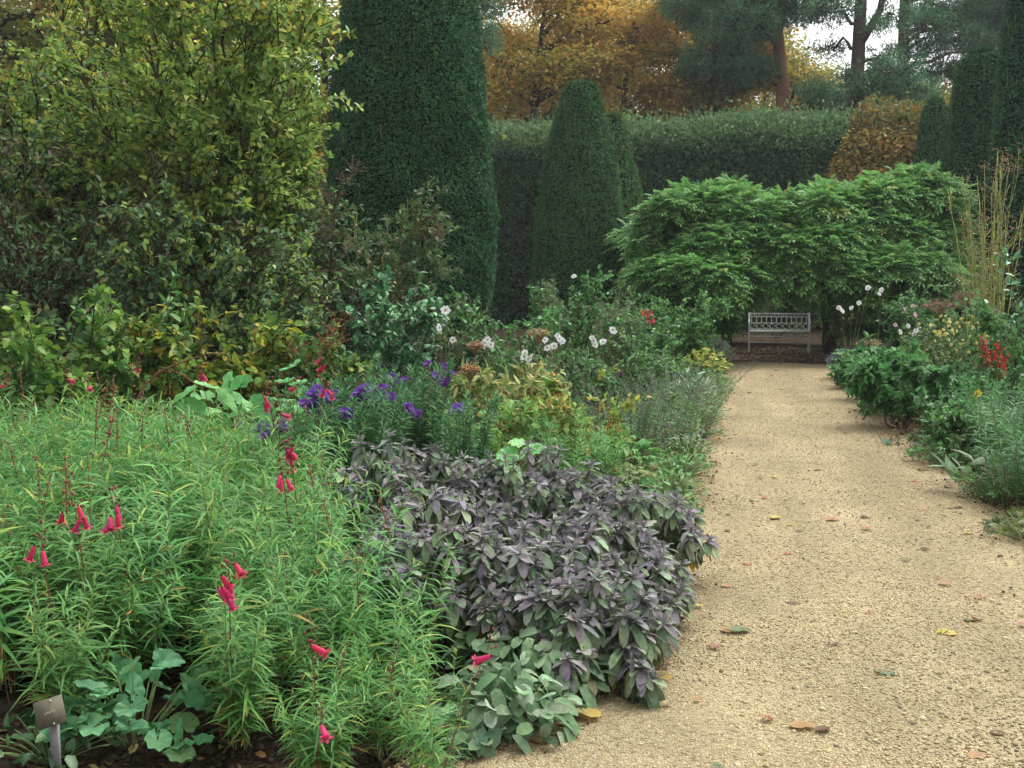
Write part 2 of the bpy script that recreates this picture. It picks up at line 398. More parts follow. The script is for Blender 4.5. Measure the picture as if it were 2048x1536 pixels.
def shrub(name, label, cat, px, d, H, R, pal, seed, n1=9, n2=14, n3=0, per=7, L=.08, W=.05, tpl='oval', mat=None, bark=BROWN, up=.5, l2=.45,
          r1=.016, group=None, spread=.8, droop=.2, open_=.2, tips=None, loc=None, flowers=None, zpal=None, crook=.05, dens=1.5):
    r = rs(seed)
    base = foot(px, d) if loc is None else np.array(loc)
    o = thing(name, label, cat, base, group)
    c1, c2, c3 = grow(r, H, R, n1, n2, n3, up, l2, open_, crook=crook)
    w = MB()
    w.tubes(c1, np.linspace(1, .3, 8)[None] * r1 * r.uniform(.6, 1.2, (len(c1), 1)), pick(r, len(c1), bark), 5)
    w.tubes(c2, np.linspace(1, .35, 5)[None] * r1 * .4, pick(r, len(c2), bark), 4)
    if c3 is not None: w.tubes(c3, np.linspace(1, .4, 4)[None] * r1 * .22, pick(r, len(c3), bark), 3)
    P, D = leaf_on(r, c3 if c3 is not None else c2, int(per * (dens if H < 2.8 else 1.2)), .15, spread, droop)
    P[:, 2] = np.maximum(P[:, 2], .05)
    n = len(P)
    C = pick(r, n, pal)
    if zpal is not None:                     # leaves have turned first on the upper shoots
        hi = r.random(n) < np.clip((P[:, 2] / H - zpal[1]) / zpal[2], 0, 1)
        C[hi] = pick(r, int(hi.sum()), zpal[0])
    f = MB()
    f.leaves(P, D, np.array([0, 0, 1.]) + r.normal(0, .45, (n, 3)), L * r.uniform(.6, 1.2, n), W * r.uniform(.7, 1.15, n), C, tpl, r.uniform(.0, .35, n))
    f.build('foliage', mat or M_LEAF, o)
    if tips is not None:
        tp, size, count = tips
        e = c2[np.argsort(-c2[:, -1, 2] + r.normal(0, .2 * H, len(c2)))[:count], -1]
        k = len(e) * 26
        Q = np.repeat(e, 26, 0) + r.normal(0, size, (k, 3)) * [1, 1, .7]
        s = w; s.tubes(bez(np.repeat(e, 26, 0) - [0, 0, size], (np.repeat(e, 26, 0) + Q) / 2, Q, 3), .0018, pick(r, k, tp), 3)
        s.blobs(Q, .009, pick(r, k, tp), 1, .3, r)
    if flowers is not None:
        for (fx, fy, me, sc) in flowers:
            p = at(fx, fy, d) - base
            face = unit(np.array([-p[0] * 0 + .1, -.8, .5]) + r.normal(0, .25, 3))
            place('flower', me, o, p, face, sc, r.uniform(0, 6))
        e = np.array([at(fx, fy, d) - base for fx, fy, _, _ in flowers])
        # each flower stalk grows out of the stem nearest to it
        pts = c1.reshape(-1, 3); near = np.array([pts[np.argmin(((pts - q) ** 2).sum(1))] for q in e])
        w.tubes(bez(near, (near + e) / 2 + r.normal(0, .03, e.shape), e, 5), .003, pick(r, len(e), [((80, 100, 50), 1)]), 4)
    w.build('stem', M_BARK, o)
    return o

# ------------------------------------------------------------------ trees
def beech(label, px, d, H, R, pal, seed, group, cz=.62, name='beech_tree', dens=1.0, leaf=.22):
    r = rs(seed)
    base = foot(px, d)
    o = thing(name, label, 'tree', base, group)
    tr = bez(np.zeros((1, 3)), np.array([[r.normal(0, .3), r.normal(0, .3), H * .4]]), np.array([[r.normal(0, .8), r.normal(0, .8), H * .9]]), 10)
    w = MB(); bc = lin(62, 54, 44)
    w.tubes(tr, np.linspace(.32, .05, 10)[None], bc, 8)
    n = 22
    t = r.uniform(.22, .95, n); s, T = along(tr, np.zeros(n, int), t)
    a = r.uniform(0, 2 * math.pi, n)
    ln = R * (1.15 - .7 * t) * r.uniform(.7, 1.1, n)
    d1 = unit(np.stack([np.cos(a), np.sin(a), r.uniform(.15, .8, n)], 1))
    c1 = bez(s, s + d1 * ln[:, None] * .5 + [0, 0, .3], s + d1 * ln[:, None] + [0, 0, -.3], 8); c1[:, 2:-1] += r.normal(0, .12, (n, 5, 3))
    w.tubes(c1, np.linspace(.11, .03, 8)[None] * r.uniform(.6, 1.2, (n, 1)), bc, 6)
    k = n * 12
    i = r.integers(0, n, k); s2, T2 = along(c1, i, r.uniform(.2, 1, k))
    d2 = unit(T2 * .6 + r.normal(0, .7, (k, 3)) * [1, 1, .6]); l2 = R * .3 * r.uniform(.5, 1.2, k)
    c2 = bez(s2, s2 + d2 * l2[:, None] * .5, s2 + d2 * l2[:, None] + [0, 0, -.15], 5)
    w.tubes(c2, np.linspace(.03, .01, 5)[None], bc, 4)
    w.build('trunk', M_BARK, o)
    per = int(130 * dens)
    i = np.repeat(np.arange(k), per); m = len(i)
    P, T3 = along(c2, i, r.uniform(.15, 1.1, m))
    P = P + r.normal(0, R * .075, (m, 3)) * [1, 1, .55]
    cc = pick(r, k, pal, .12)[i] * .5 + pick(r, m, pal, .12) * .5
    f = MB(); f.leaves(P, unit(r.normal(0, 1, (m, 3)) * [1, 1, .5] + [0, 0, -.2]), np.array([0, 0, 1.]) + r.normal(0, .5, (m, 3)), leaf * r.uniform(.5, 1.1, m), leaf * .62 * r.uniform(.6, 1.1, m), cc, 'quad', .1)
    f.build('crown', M_AUT, o)
    return o
ORANGE = [((206, 162, 72), 3), ((218, 178, 90), 2), ((184, 140, 66), 1.6), ((166, 158, 72), 2.2), ((128, 142, 66), 2.4)]
OLIVE = [((156, 152, 64), 2), ((122, 136, 60), 2.4), ((190, 158, 70), 1.4), ((96, 118, 56), 1.5)]
GOLD = [((200, 164, 60), 2), ((184, 134, 54), 1.4), ((130, 124, 44), 1.5), ((98, 106, 40), 1)]
YGT = [((140, 160, 70), 3), ((168, 168, 72), 1.5), ((108, 132, 62), 2)]
G_TR = 'autumn trees beyond the tall hedge'
for k, (px, d, H, R, pal, lab) in enumerate([
    (1060, 43, 15, 6.0, ORANGE, 'orange autumn beech tree between the large yew and the small yew cone'),
    (1240, 47, 16, 6.0, ORANGE, 'rusty orange beech tree rising behind the small yew cone'),
    (1395, 44, 15, 4.6, OLIVE + ORANGE[:2], 'beech half turned to gold just left of the red-barked pine'),
    (1500, 50, 14, 5.5, OLIVE, 'olive green beech tree behind the red-barked pine'),
    (1655, 50, 12, 4.0, GOLD + OLIVE[:1], 'thin golden tree between the red-barked and dark-trunked pines'),
    (1880, 50, 13, 5.2, OLIVE + ORANGE[2:3], 'olive brown tree behind the right-hand yew columns'),
    (640, 36, 14, 5.0, ORANGE, 'orange beech tree seen past the left side of the tallest yew'),
    (850, 48, 16, 6.0, ORANGE, 'orange beech tree hidden mostly by the tallest yew'),
    (330, 30, 12, 5.0, OLIVE + YGT, 'golden green tree behind the tall yellow shrub'),
    (40, 30, 12, 5.0, OLIVE + YGT, 'dull green and gold tree behind the dark left shrubs'),
    (985, 53, 15, 6.0, ORANGE + OLIVE[:1], 'golden tree far behind the dark conifer'),
    (1155, 54, 16, 6.0, OLIVE + ORANGE[:2], 'olive gold tree far behind the small yew cone'),
    (1330, 53, 15, 6.0, ORANGE + OLIVE[:2], 'gold and green tree filling the gap left of the red-barked pine'),
    (1590, 56, 13, 5.0, OLIVE + GOLD[:1], 'green gold tree far behind the red trunk'),
    (1770, 54, 13, 4.0, OLIVE + GOLD[:1], 'thin olive tree behind the dark-trunked pine'),
    (500, 34, 13, 5.0, OLIVE + YGT[:1], 'olive tree filling the gap behind the tall yellow shrub'),
    (180, 38, 14, 6.0, OLIVE + YGT, 'green gold tree far behind the left shrubs'),
    (2090, 46, 14, 5.5, OLIVE, 'olive tree at the frame edge behind the tall right yew')]):
    beech(lab, px, d, H, R, pal, 100 + k, G_TR, dens=.55 if 'thin' in lab else 1.0)

def pine(label, trunk, d, pads, bark, seed, limbs=()):
    r = rs(seed)
    base = foot(trunk[0][0], d)
    o = thing('pine_tree', label, 'tree', base, 'pine trees beyond the tall hedge')
    pts = np.array([np.zeros(3)] + [at(x, y, d) - base for x, y in trunk])
    tt = np.linspace(0, 1, 16); k = np.linspace(0, 1, len(pts))
    tr = np.stack([np.interp(tt, k, pts[:, j]) for j in range(3)], 1)[None]
    w = MB(); w.tubes(tr, np.linspace(.3, .18, 16)[None], lin(*bark), 10)
    P = np.array([at(x, y, d + dd) - base for x, y, s, dd in pads]); Rr = np.array([p[2] for p in pads])
    near = np.array([tr[0][np.argmin(np.abs(tr[0][:, 2] - (q[2] - .5)))] for q in P])
    c = bez(near, (near + P) / 2 + [0, 0, .4], P, 8); c[:, 1:-1] += r.normal(0, .1, (len(P), 6, 3))
    w.tubes(c, np.linspace(.09, .03, 8)[None], lin(78, 62, 48), 5)
    for lm in limbs:
        q = np.array([at(x, y, d) - base for x, y in lm])[None]
        w.tubes(q, np.linspace(.16, .1, q.shape[1])[None], lin(*bark), 6)
    # pads of upswept twigs
    n = int(sum(70 * s * s for s in Rr)); i = r.choice(len(P), n, p=Rr ** 2 / (Rr ** 2).sum())
    u = rdir(r, n) * r.uniform(.35, 1, (n, 1)) ** .5
    E = P[i] + u * Rr[i][:, None] * [1, 1, .5]
    w.tubes(bez(P[i] + u * Rr[i][:, None] * [.3, .3, .1], P[i] + u * Rr[i][:, None] * [.7, .7, .1], E, 4), .015, lin(70, 56, 44), 3)
    w.build('trunk', M_BARK, o)
    m = 26
    D = unit(rdir(r, n * m) + np.repeat(u, m, 0) * .5 + [0, 0, .35]); Q = np.repeat(E, m, 0) + r.normal(0, .13, (n * m, 3))
    C = pick(r, n, [((94, 136, 98), 2), ((80, 122, 88), 2), ((110, 148, 108), 1.2), ((70, 106, 76), 1)], .12)
    f = MB(); f.leaves(Q, D, rdir(r, n * m), .26 * r.uniform(.6, 1.1, n * m), .035, np.repeat(C, m, 0), 'quad', .05)
    f.build('crown', M_YEW, o)
def jit(pads, seed):
    r = rs(seed); return [(x, y, s, r.uniform(-1.5, 1.5)) for x, y, s in pads]
pine('red-barked pine with grey green boughs behind the hedge', [(1568, 240), (1562, 130), (1550, 20), (1545, -160)], 40,
     jit([(1440, 110, 1.5), (1405, 140, 1.0), (1480, 50, 1.6), (1530, 20, 1.6), (1600, 10, 1.4), (1500, 140, 1.1), (1455, 165, .8), (1625, 185, .8), (1655, 205, .8), (1560, -60, 2), (1420, 50, 1.1), (1380, 10, 1.2), (1460, -30, 1.7)], 1), (136, 96, 78), 201)
pine('tall pine with thick dark trunk against the pale sky', [(1708, 240), (1716, 120), (1722, 0), (1724, -160)], 37,
     jit([(1735, 175, .8), (1780, 195, 1.0), (1700, 195, .6), (1795, 140, .8), (1690, -60, 1.5), (1760, -60, 1.5), (1815, 185, 1.0), (1690, 150, .4), (1660, 20, 1.0), (1655, 95, .6), (1765, 115, .7), (1750, 55, .4), (1790, 30, .7)], 2), (78, 62, 54), 202,
     limbs=[[(1720, 85), (1742, 52), (1760, 20), (1772, -40)]])
pine('slim pine with spreading green boughs right of the dark-trunked pine', [(1795, 240), (1806, 120), (1810, 0), (1806, -160)], 43,
     jit([(1860, 55, 1.2), (1905, 15, 1.5), (1950, 40, 1.4), (1995, 25, 1.7), (1935, 80, 1.0), (1850, -40, 1.3), (2040, 60, 1.6), (1870, 105, .7), (1910, -50, 1.6), (2030, -30, 1.8), (1830, 200, 1.0), (1980, 100, 1.1), (1830, 105, .7), (1885, 150, 1.0), (1950, 140, .9), (1840, 30, .7)], 3), (84, 66, 56), 203)
pine('dark conifer peeping out right of the tallest yew top', [(900, 260), (900, 120), (900, 0), (900, -140)], 31,
     jit([(960, 60, .6), (955, 10, .7), (968, 95, .5), (950, -50, .9), (930, 60, .6)], 4), (60, 50, 40), 204)

# ------------------------------------------------------------------ clipped yews
YEW = [((54, 94, 62), 3), ((62, 104, 67), 2.5), ((46, 82, 54), 2), ((74, 114, 72), .8)]
YEW_OLIVE = [((66, 104, 64), 3), ((74, 112, 66), 2), ((56, 92, 58), 2), ((88, 118, 68), .6)]
def yew(label, px, d, prof, seed, pal=YEW, n=36000, L=.085, shoots=220, group='clipped yew columns'):
    """prof: (height, radius) from the ground up"""
    r = rs(seed)
    base = foot(px, d)
    o = thing('yew_topiary', label, 'topiary', base, group)
    Z = np.array([p[0] for p in prof]); Q = np.array([p[1] for p in prof])
    zs = np.linspace(Z[0], Z[-1], 60); qs = np.interp(zs, Z, Q)
    def lump(a, z):
        return 1 + .022 * np.sin(3 * a + 1.1 * z + seed) + .016 * np.sin(7 * a - 2.3 * z) + .014 * np.sin(5 * z + 2 * a) + .01 * np.sin(13 * a + 6 * z)
    m = 40
    A, ZZ = np.meshgrid(np.arange(m) * 2 * math.pi / m, zs)
    rr = np.repeat(qs[:, None], m, 1) * lump(A, ZZ) * .955
    V = np.stack([rr * np.cos(A), rr * np.sin(A), ZZ], -1).reshape(-1, 3)
    idx = np.arange(60 * m).reshape(60, m); nx = np.roll(idx, -1, 1)
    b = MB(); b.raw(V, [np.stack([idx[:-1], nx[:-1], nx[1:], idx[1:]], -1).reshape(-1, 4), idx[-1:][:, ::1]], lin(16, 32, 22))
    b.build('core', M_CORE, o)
    # area-weighted points
    wz = qs / qs.sum()
    cz = np.cumsum(wz); z = np.interp(r.random(n), cz, zs); a = r.uniform(0, 2 * math.pi, n)
    ncap = int(n * .04)
    q = np.interp(z, Z, Q) * lump(a, z) * r.uniform(.96, 1.012, n)
    a0, q0, z0 = a, q, z
    a, z = a.copy(), z.copy()
    cap = slice(0, ncap); q[cap] = Q[-1] * np.sqrt(r.random(ncap)); z[cap] = Z[-1] + .12 * (1 - (q[cap] / Q[-1]) ** 2)
    P = np.stack([q * np.cos(a), q * np.sin(a), z], 1)
    O = np.stack([np.cos(a), np.sin(a), np.zeros(n)], 1); O[cap] = [0, 0, 1]
    D = unit(O * .42 + r.normal(0, .6, (n, 3)) * [1, 1, .8] + [0, 0, -.15])
    # sprays grow in patches of lighter and darker green
    ph = np.sin(4.3 * z + 2 * np.sin(5 * a)) * .5 + np.sin(11 * a + 3 * z) * .35
    C = pick(r, n, pal, .1) * (1 + .14 * ph[:, None])
    f = MB(); f.leaves(P, D, unit(O * 1.3 + r.normal(0, .4, (n, 3)) + [0, 0, .35]), L * r.uniform(.6, 1.3, n), L * .5 * r.uniform(.7, 1.2, n), C, 'quad', .12)
    k = shoots; z = r.uniform(Z[0] + .6, Z[-1], k); a = r.uniform(0, 2 * math.pi, k); q = np.interp(z, Z, Q) * lump(a, z) * 1.005
    P = np.stack([q * np.cos(a), q * np.sin(a), z], 1); l = r.uniform(.08, .4, k)
    E = P + np.stack([.1 * l * np.cos(a), .1 * l * np.sin(a), l], 1)
    f.tubes(bez(P, (P + E) / 2, E, 3), .006, pick(r, k, [((92, 112, 60), 2), ((82, 112, 64), 2), ((118, 116, 66), 1)]), 4)
    f.build('foliage', M_YEW, o)
    return o
yew('tallest dark clipped yew cone, its top out of frame', 824, 19.3, [(0, 1.0), (.3, 1.22), (1.2, 1.42), (2.0, 1.50), (2.9, 1.49), (3.8, 1.45), (4.9, 1.37), (6.0, 1.23), (6.8, 1.11), (8.4, .88), (9.2, .7)], 11, n=140000, L=.062)
yew('mid-sized tapering yew cone in front of the hedge', 1160, 26, [(0, 1.15), (1.5, 1.18), (2.55, 1.12), (3.5, 1.01), (4.75, .8), (5.6, .58), (6.0, .45), (6.15, .42), (6.22, .38)], 12, pal=YEW_OLIVE, n=70000, L=.07)
yew('olive green yew cone standing half behind the mid-sized cone', 1220, 29.5, [(0, 1.15), (2.4, 1.15), (3.5, .98), (4.77, .63), (5.7, .34), (6.0, .26)], 13, pal=YEW_OLIVE + [((92, 124, 62), 3)], n=36000, L=.08)
yew('smallest yew column in front of the orange beech hedge', 1858, 30, [(0, .62), (3, .58), (4.8, .47), (6.0, .38), (6.4, .3), (6.5, .2)], 14, n=26000, L=.085, pal=YEW_OLIVE + YEW)
yew('broad flat-topped yew column second from the right edge', 1945, 26, [(0, .98), (3, .9), (5, .74), (6.5, .58), (6.9, .46), (7.0, .3)], 15, n=44000, L=.075)
yew('dark tall yew column cut off by the right edge', 2062, 22, [(0, 1.0), (3, .95), (5, .86), (7, .7), (8.3, .55), (8.6, .3)], 16, n=44000, L=.075)

# ------------------------------------------------------------------ hedges
def hedge(name, label, cat, x0, x1, y, depth, H, pal, top_pal, seed, n, L, slant=0.0, core=(20, 30, 16)):
    """a clipped wall of leaves; slant leans its left end so that a neighbour can grow against it"""
    r = rs(seed)
    base = np.array([(x0 + x1) / 2, y, 0])
    o = thing(name, label, cat, base)
    w2 = (x1 - x0) / 2
    def xof(u, z): return u * w2 + slant * (z - H) * (1 - u) / 2 if slant else u * w2
    nu, nv = 40, 16
    prof = [(-depth / 2, 0), (-depth / 2, H * .5), (-depth / 2 + .03, H - .8), (-depth / 2 + .5, H - .3), (.2, H - .05), (depth / 2 - .35, H - .15), (depth / 2, H - .6), (depth / 2, 0)]
    V = []
    for u in np.linspace(-1, 1, nu):
        for yy, z in prof:
            V.append((xof(u * .985, z), yy * .9, z - .05 if z > 0 else 0))
    k = len(prof)
    q = [(i * k + j, (i + 1) * k + j, (i + 1) * k + j + 1, i * k + j + 1) for i in range(nu - 1) for j in range(k - 1)]
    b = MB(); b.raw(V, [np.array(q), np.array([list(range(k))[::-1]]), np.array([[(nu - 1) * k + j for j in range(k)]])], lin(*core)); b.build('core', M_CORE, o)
    u = r.uniform(-1, 1, n); z = H * r.random(n) ** .75
    face = r.random(n) < .85
    bul = .1 * np.sin(2.1 * u * w2 + z) + .06 * np.sin(5.3 * u * w2 - 2 * z) + .05 * np.sin(7 * z)
    yy = np.where(face, -depth / 2 - bul * .5 + r.normal(0, .05, n), depth / 2)
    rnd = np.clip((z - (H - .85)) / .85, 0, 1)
    yy = np.where(face, yy + 1.0 * rnd ** 1.5, yy - .35 * rnd ** 2)
    P = np.stack([xof(u, z), yy, z + .08 * rnd * r.normal(0, 1, n)], 1)
    O = np.where(face[:, None], [0, -1., 0], [0, 1., 0])
    D = unit(O * .45 + r.normal(0, .6, (n, 3)) + [0, 0, -.25])
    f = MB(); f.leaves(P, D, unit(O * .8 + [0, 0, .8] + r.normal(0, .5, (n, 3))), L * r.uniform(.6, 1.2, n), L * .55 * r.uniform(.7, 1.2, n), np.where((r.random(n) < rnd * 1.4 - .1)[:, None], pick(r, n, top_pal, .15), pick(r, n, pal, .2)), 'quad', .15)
    m = n // 3
    u = r.uniform(-1, 1, m); yy = r.uniform(-depth / 2 + .05, depth / 2, m); z = H - .05 + .1 * np.sin(1.3 * u * w2) + r.exponential(.12, m) - .75 * np.clip(-yy / (depth / 2), 0, 1) ** 2
    P = np.stack([xof(u, z), yy, z], 1)
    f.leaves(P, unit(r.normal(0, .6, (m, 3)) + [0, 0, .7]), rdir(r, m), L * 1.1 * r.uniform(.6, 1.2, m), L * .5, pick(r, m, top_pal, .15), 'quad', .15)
    f.build('foliage', M_LEAF, o)
    return o
xl, xr = at(900, 300, 35)[0], at(1735, 300, 35)[0]
yh = at(1300, 300, 35)[1]
hedge('holly_hedge', 'tall dark green clipped hedge with pale top, behind the yew cones', 'hedge', xl - 6, xr, yh, 2.2, 6.6, [((58, 92, 52), 3), ((70, 106, 58), 2), ((94, 128, 74), .6), ((46, 74, 44), 2)], [((106, 138, 88), 2), ((88, 120, 74), 2), ((118, 146, 96), 1)], 21, 84000, .15, core=(30, 46, 26))  # paler top leaves: young growth, with caught sky light put into the colour
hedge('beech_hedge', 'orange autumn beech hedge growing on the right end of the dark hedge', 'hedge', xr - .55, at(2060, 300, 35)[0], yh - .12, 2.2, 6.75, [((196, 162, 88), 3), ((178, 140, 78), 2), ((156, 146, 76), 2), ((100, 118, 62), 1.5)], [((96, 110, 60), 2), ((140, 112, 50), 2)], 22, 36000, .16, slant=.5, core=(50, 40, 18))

# ------------------------------------------------------------------ arbour with its bench
def arbour():
    r = rs(31)
    base = foot(1558, 22)
    o = thing('wisteria_arbour', 'broad green wisteria bower arching over the pale bench', 'arbour', base)
    front = [(1330, 450, 21, .95), (1300, 530, 21, .85), (1425, 435, 21, .95), (1400, 520, 20.5, 1.0), (1520, 470, 20.8, 1.05), (1500, 550, 20.2, .85), (1625, 450, 20.8, 1.1), (1600, 545, 20, .85),
             (1720, 440, 21, 1.1), (1700, 540, 20.2, .95), (1815, 420, 21.5, 1.1), (1800, 510, 20.8, 1.05), (1872, 470, 21.5, .75), (1850, 575, 20.8, .9), (1780, 605, 20.6, .75), (1335, 605, 20.8, .85),
             (1405, 610, 20.8, .6), (1730, 620, 20.8, .5), (1850, 395, 22.5, .8), (1310, 650, 20.8, .7), (1830, 650, 20.8, .8), (1660, 575, 20, .55), (1545, 580, 20.1, .5), (1450, 575, 20.2, .5), (1440, 625, 20.5, .5), (1425, 670, 20.6, .45), (1690, 600, 20.3, .6), (1695, 650, 20.8, .5), (1760, 670, 20.8, .6), (1640, 600, 20.1, .35), (1390, 670, 20.7, .5), (1350, 540, 20.5, .8), (1870, 540, 20.8, .8), (1560, 510, 20, .8), (1460, 490, 20.2, .8), (1660, 500, 20, .8), (1755, 560, 20.2, .7), (1310, 580, 19.7, .65), (1385, 575, 19.5, .65), (1440, 560, 19.5, .5), (1265, 560, 20, .5), (1700, 570, 19.5, .55), (1780, 565, 19.7, .75), (1850, 545, 20, .75), (1885, 600, 20.2, .65), (1820, 625, 19.9, .55), (1700, 620, 19.9, .45), (1745, 605, 19.6, .5), (1495, 575, 19.7, .4), (1560, 572, 19.7, .4), (1625, 582, 19.7, .4), (1430, 620, 19.9, .4), (1290, 640, 20, .6)]
    back = [(1300, 480, 24.5, 1.2), (1420, 450, 24, 1.3), (1550, 455, 24, 1.3), (1680, 450, 24, 1.3), (1800, 420, 24.5, 1.3), (1720, 440, 22.5, 1.0), (1840, 480, 23.5, 1.1),
            (1310, 600, 24, 1.2), (1380, 620, 25.5, 1.2), (1460, 600, 26, 1.2), (1560, 600, 26.3, 1.3), (1660, 600, 26, 1.2), (1750, 600, 24.5, 1.2), (1820, 600, 23.5, 1.2), (1420, 660, 24.5, .7), (1700, 655, 24.5, .7), (1500, 670, 26, .8), (1600, 670, 26, .8)]
    P, O = [], []
    for grp, dens in ((front, 170), (back, 90)):
        for (px, py, d, R) in grp:
            px = 1558 + (px - 1558) * (.83 if px < 1558 else .96); py = py + 16 * (py < 560)
            c = at(px, py, d) - base
            # each bulge of the bower is built of smaller tufts that overlap like tiers
            m = 9 if grp is front else 5
            v = rdir(r, m); v[:, 2] = np.where(v[:, 2] < -.35, -v[:, 2], v[:, 2])
            if grp is front: v[:, 1] = np.where(v[:, 1] > .3, -v[:, 1], v[:, 1])
            for k in range(m):
                q = R * r.uniform(.34, .52); cc = c + v[k] * R * [.72, .72, .55]
                n = int(dens * q * q * 3.2)
                u = rdir(r, n); u[:, 2] = np.where(u[:, 2] < -.25, -u[:, 2], u[:, 2])
                P.append(cc + u * (q * r.uniform(.55, 1.0, n))[:, None] * [1, 1, .85]); O.append(unit(u + v[k] * .4 + r.normal(0, .35, (n, 3))))
    P = np.concatenate(P); O = np.concatenate(O)
    xo = P[:, 0] + (base[0] - at(1558, 690, 22.9)[0])
    arch = 1.22 - .35 * np.clip(np.abs(xo) - .55, 0, 1) ** 1.5 * 2 + .1 * np.sin(5 * xo)
    keep = ~((np.abs(xo) < .98) & (P[:, 2] < arch) & (P[:, 1] < 3.1)) & (P[:, 2] > .1)
    P, O = P[keep], O[keep]
    n = len(P)
    D = unit(O * [1, 1, .6] + r.normal(0, .3, (n, 3)) + [0, 0, -.05])
    D[:, 2] = np.clip(D[:, 2], -.75, .7); D = unit(D)
    side = unit(np.cross(D, [0, 0, 1.])); nrm = np.cross(side, D)
    L = r.uniform(.2, .32, n); k = 5
    C = pick(r, n, [((116, 160, 88), 3), ((100, 146, 82), 3), ((132, 172, 96), 1.6), ((88, 128, 72), 1.4), ((150, 160, 70), .15)], .12)
    f = MB(); w = MB()
    w.tubes(bez(P, P + D * L[:, None] * .5 + [0, 0, .02], P + D * L[:, None] - [0, 0, .09], 4), .003, lin(96, 120, 60), 3)
    for j in range(k):
        t = (j + .6) / k
        q = P + D * (L * t)[:, None] - np.array([0, 0, .09]) * t * t + np.array([0, 0, .02]) * t * (1 - t) * 2
        for s in (-1, 1):
            dd = unit(side * s + D * .55 + nrm * -.25 + r.normal(0, .12, (n, 3)))
            f.leaves(q, dd, nrm + r.normal(0, .15, (n, 3)), (.1 * (1.1 - .35 * abs(t - .45))) * r.uniform(.85, 1.15, n), .044, np.clip(C * (1 + r.normal(0, .06, (n, 1))), .003, 1), 'quad', .25)
    f.leaves(P + D * L[:, None] - [0, 0, .09], D + [0, 0, -.3], nrm, .1, .036, C, 'quad', .25)
    f.build('foliage', M_LEAF, o)
    # twisted main stems and the poles they climb
    pts = []
    for (px, d, lean) in ((1446, 20.6, .1), (1458, 22.2, .0), (1440, 24, .1), (1662, 20.6, -.1), (1656, 22.3, 0), (1672, 24, -.1), (1330, 21.5, .2), (1800, 21.5, -.2)):
        b0 = foot(px, d) - base
        for _ in range(2):
            z = np.linspace(0, 2.3, 9); q = np.stack([b0[0] + lean * z + .05 * np.sin(z * 4 + r.uniform(0, 6)), b0[1] + .05 * np.cos(z * 4 + r.uniform(0, 6)), z], 1); pts.append(q)
    w.tubes(np.array(pts), np.linspace(.05, .03, 9)[None], lin(58, 48, 38), 6)
    w.build('stem', M_BARK, o)
    # sparse brown undergrowth leaves kept from last year hang low at the back
    return base
AB = arbour()

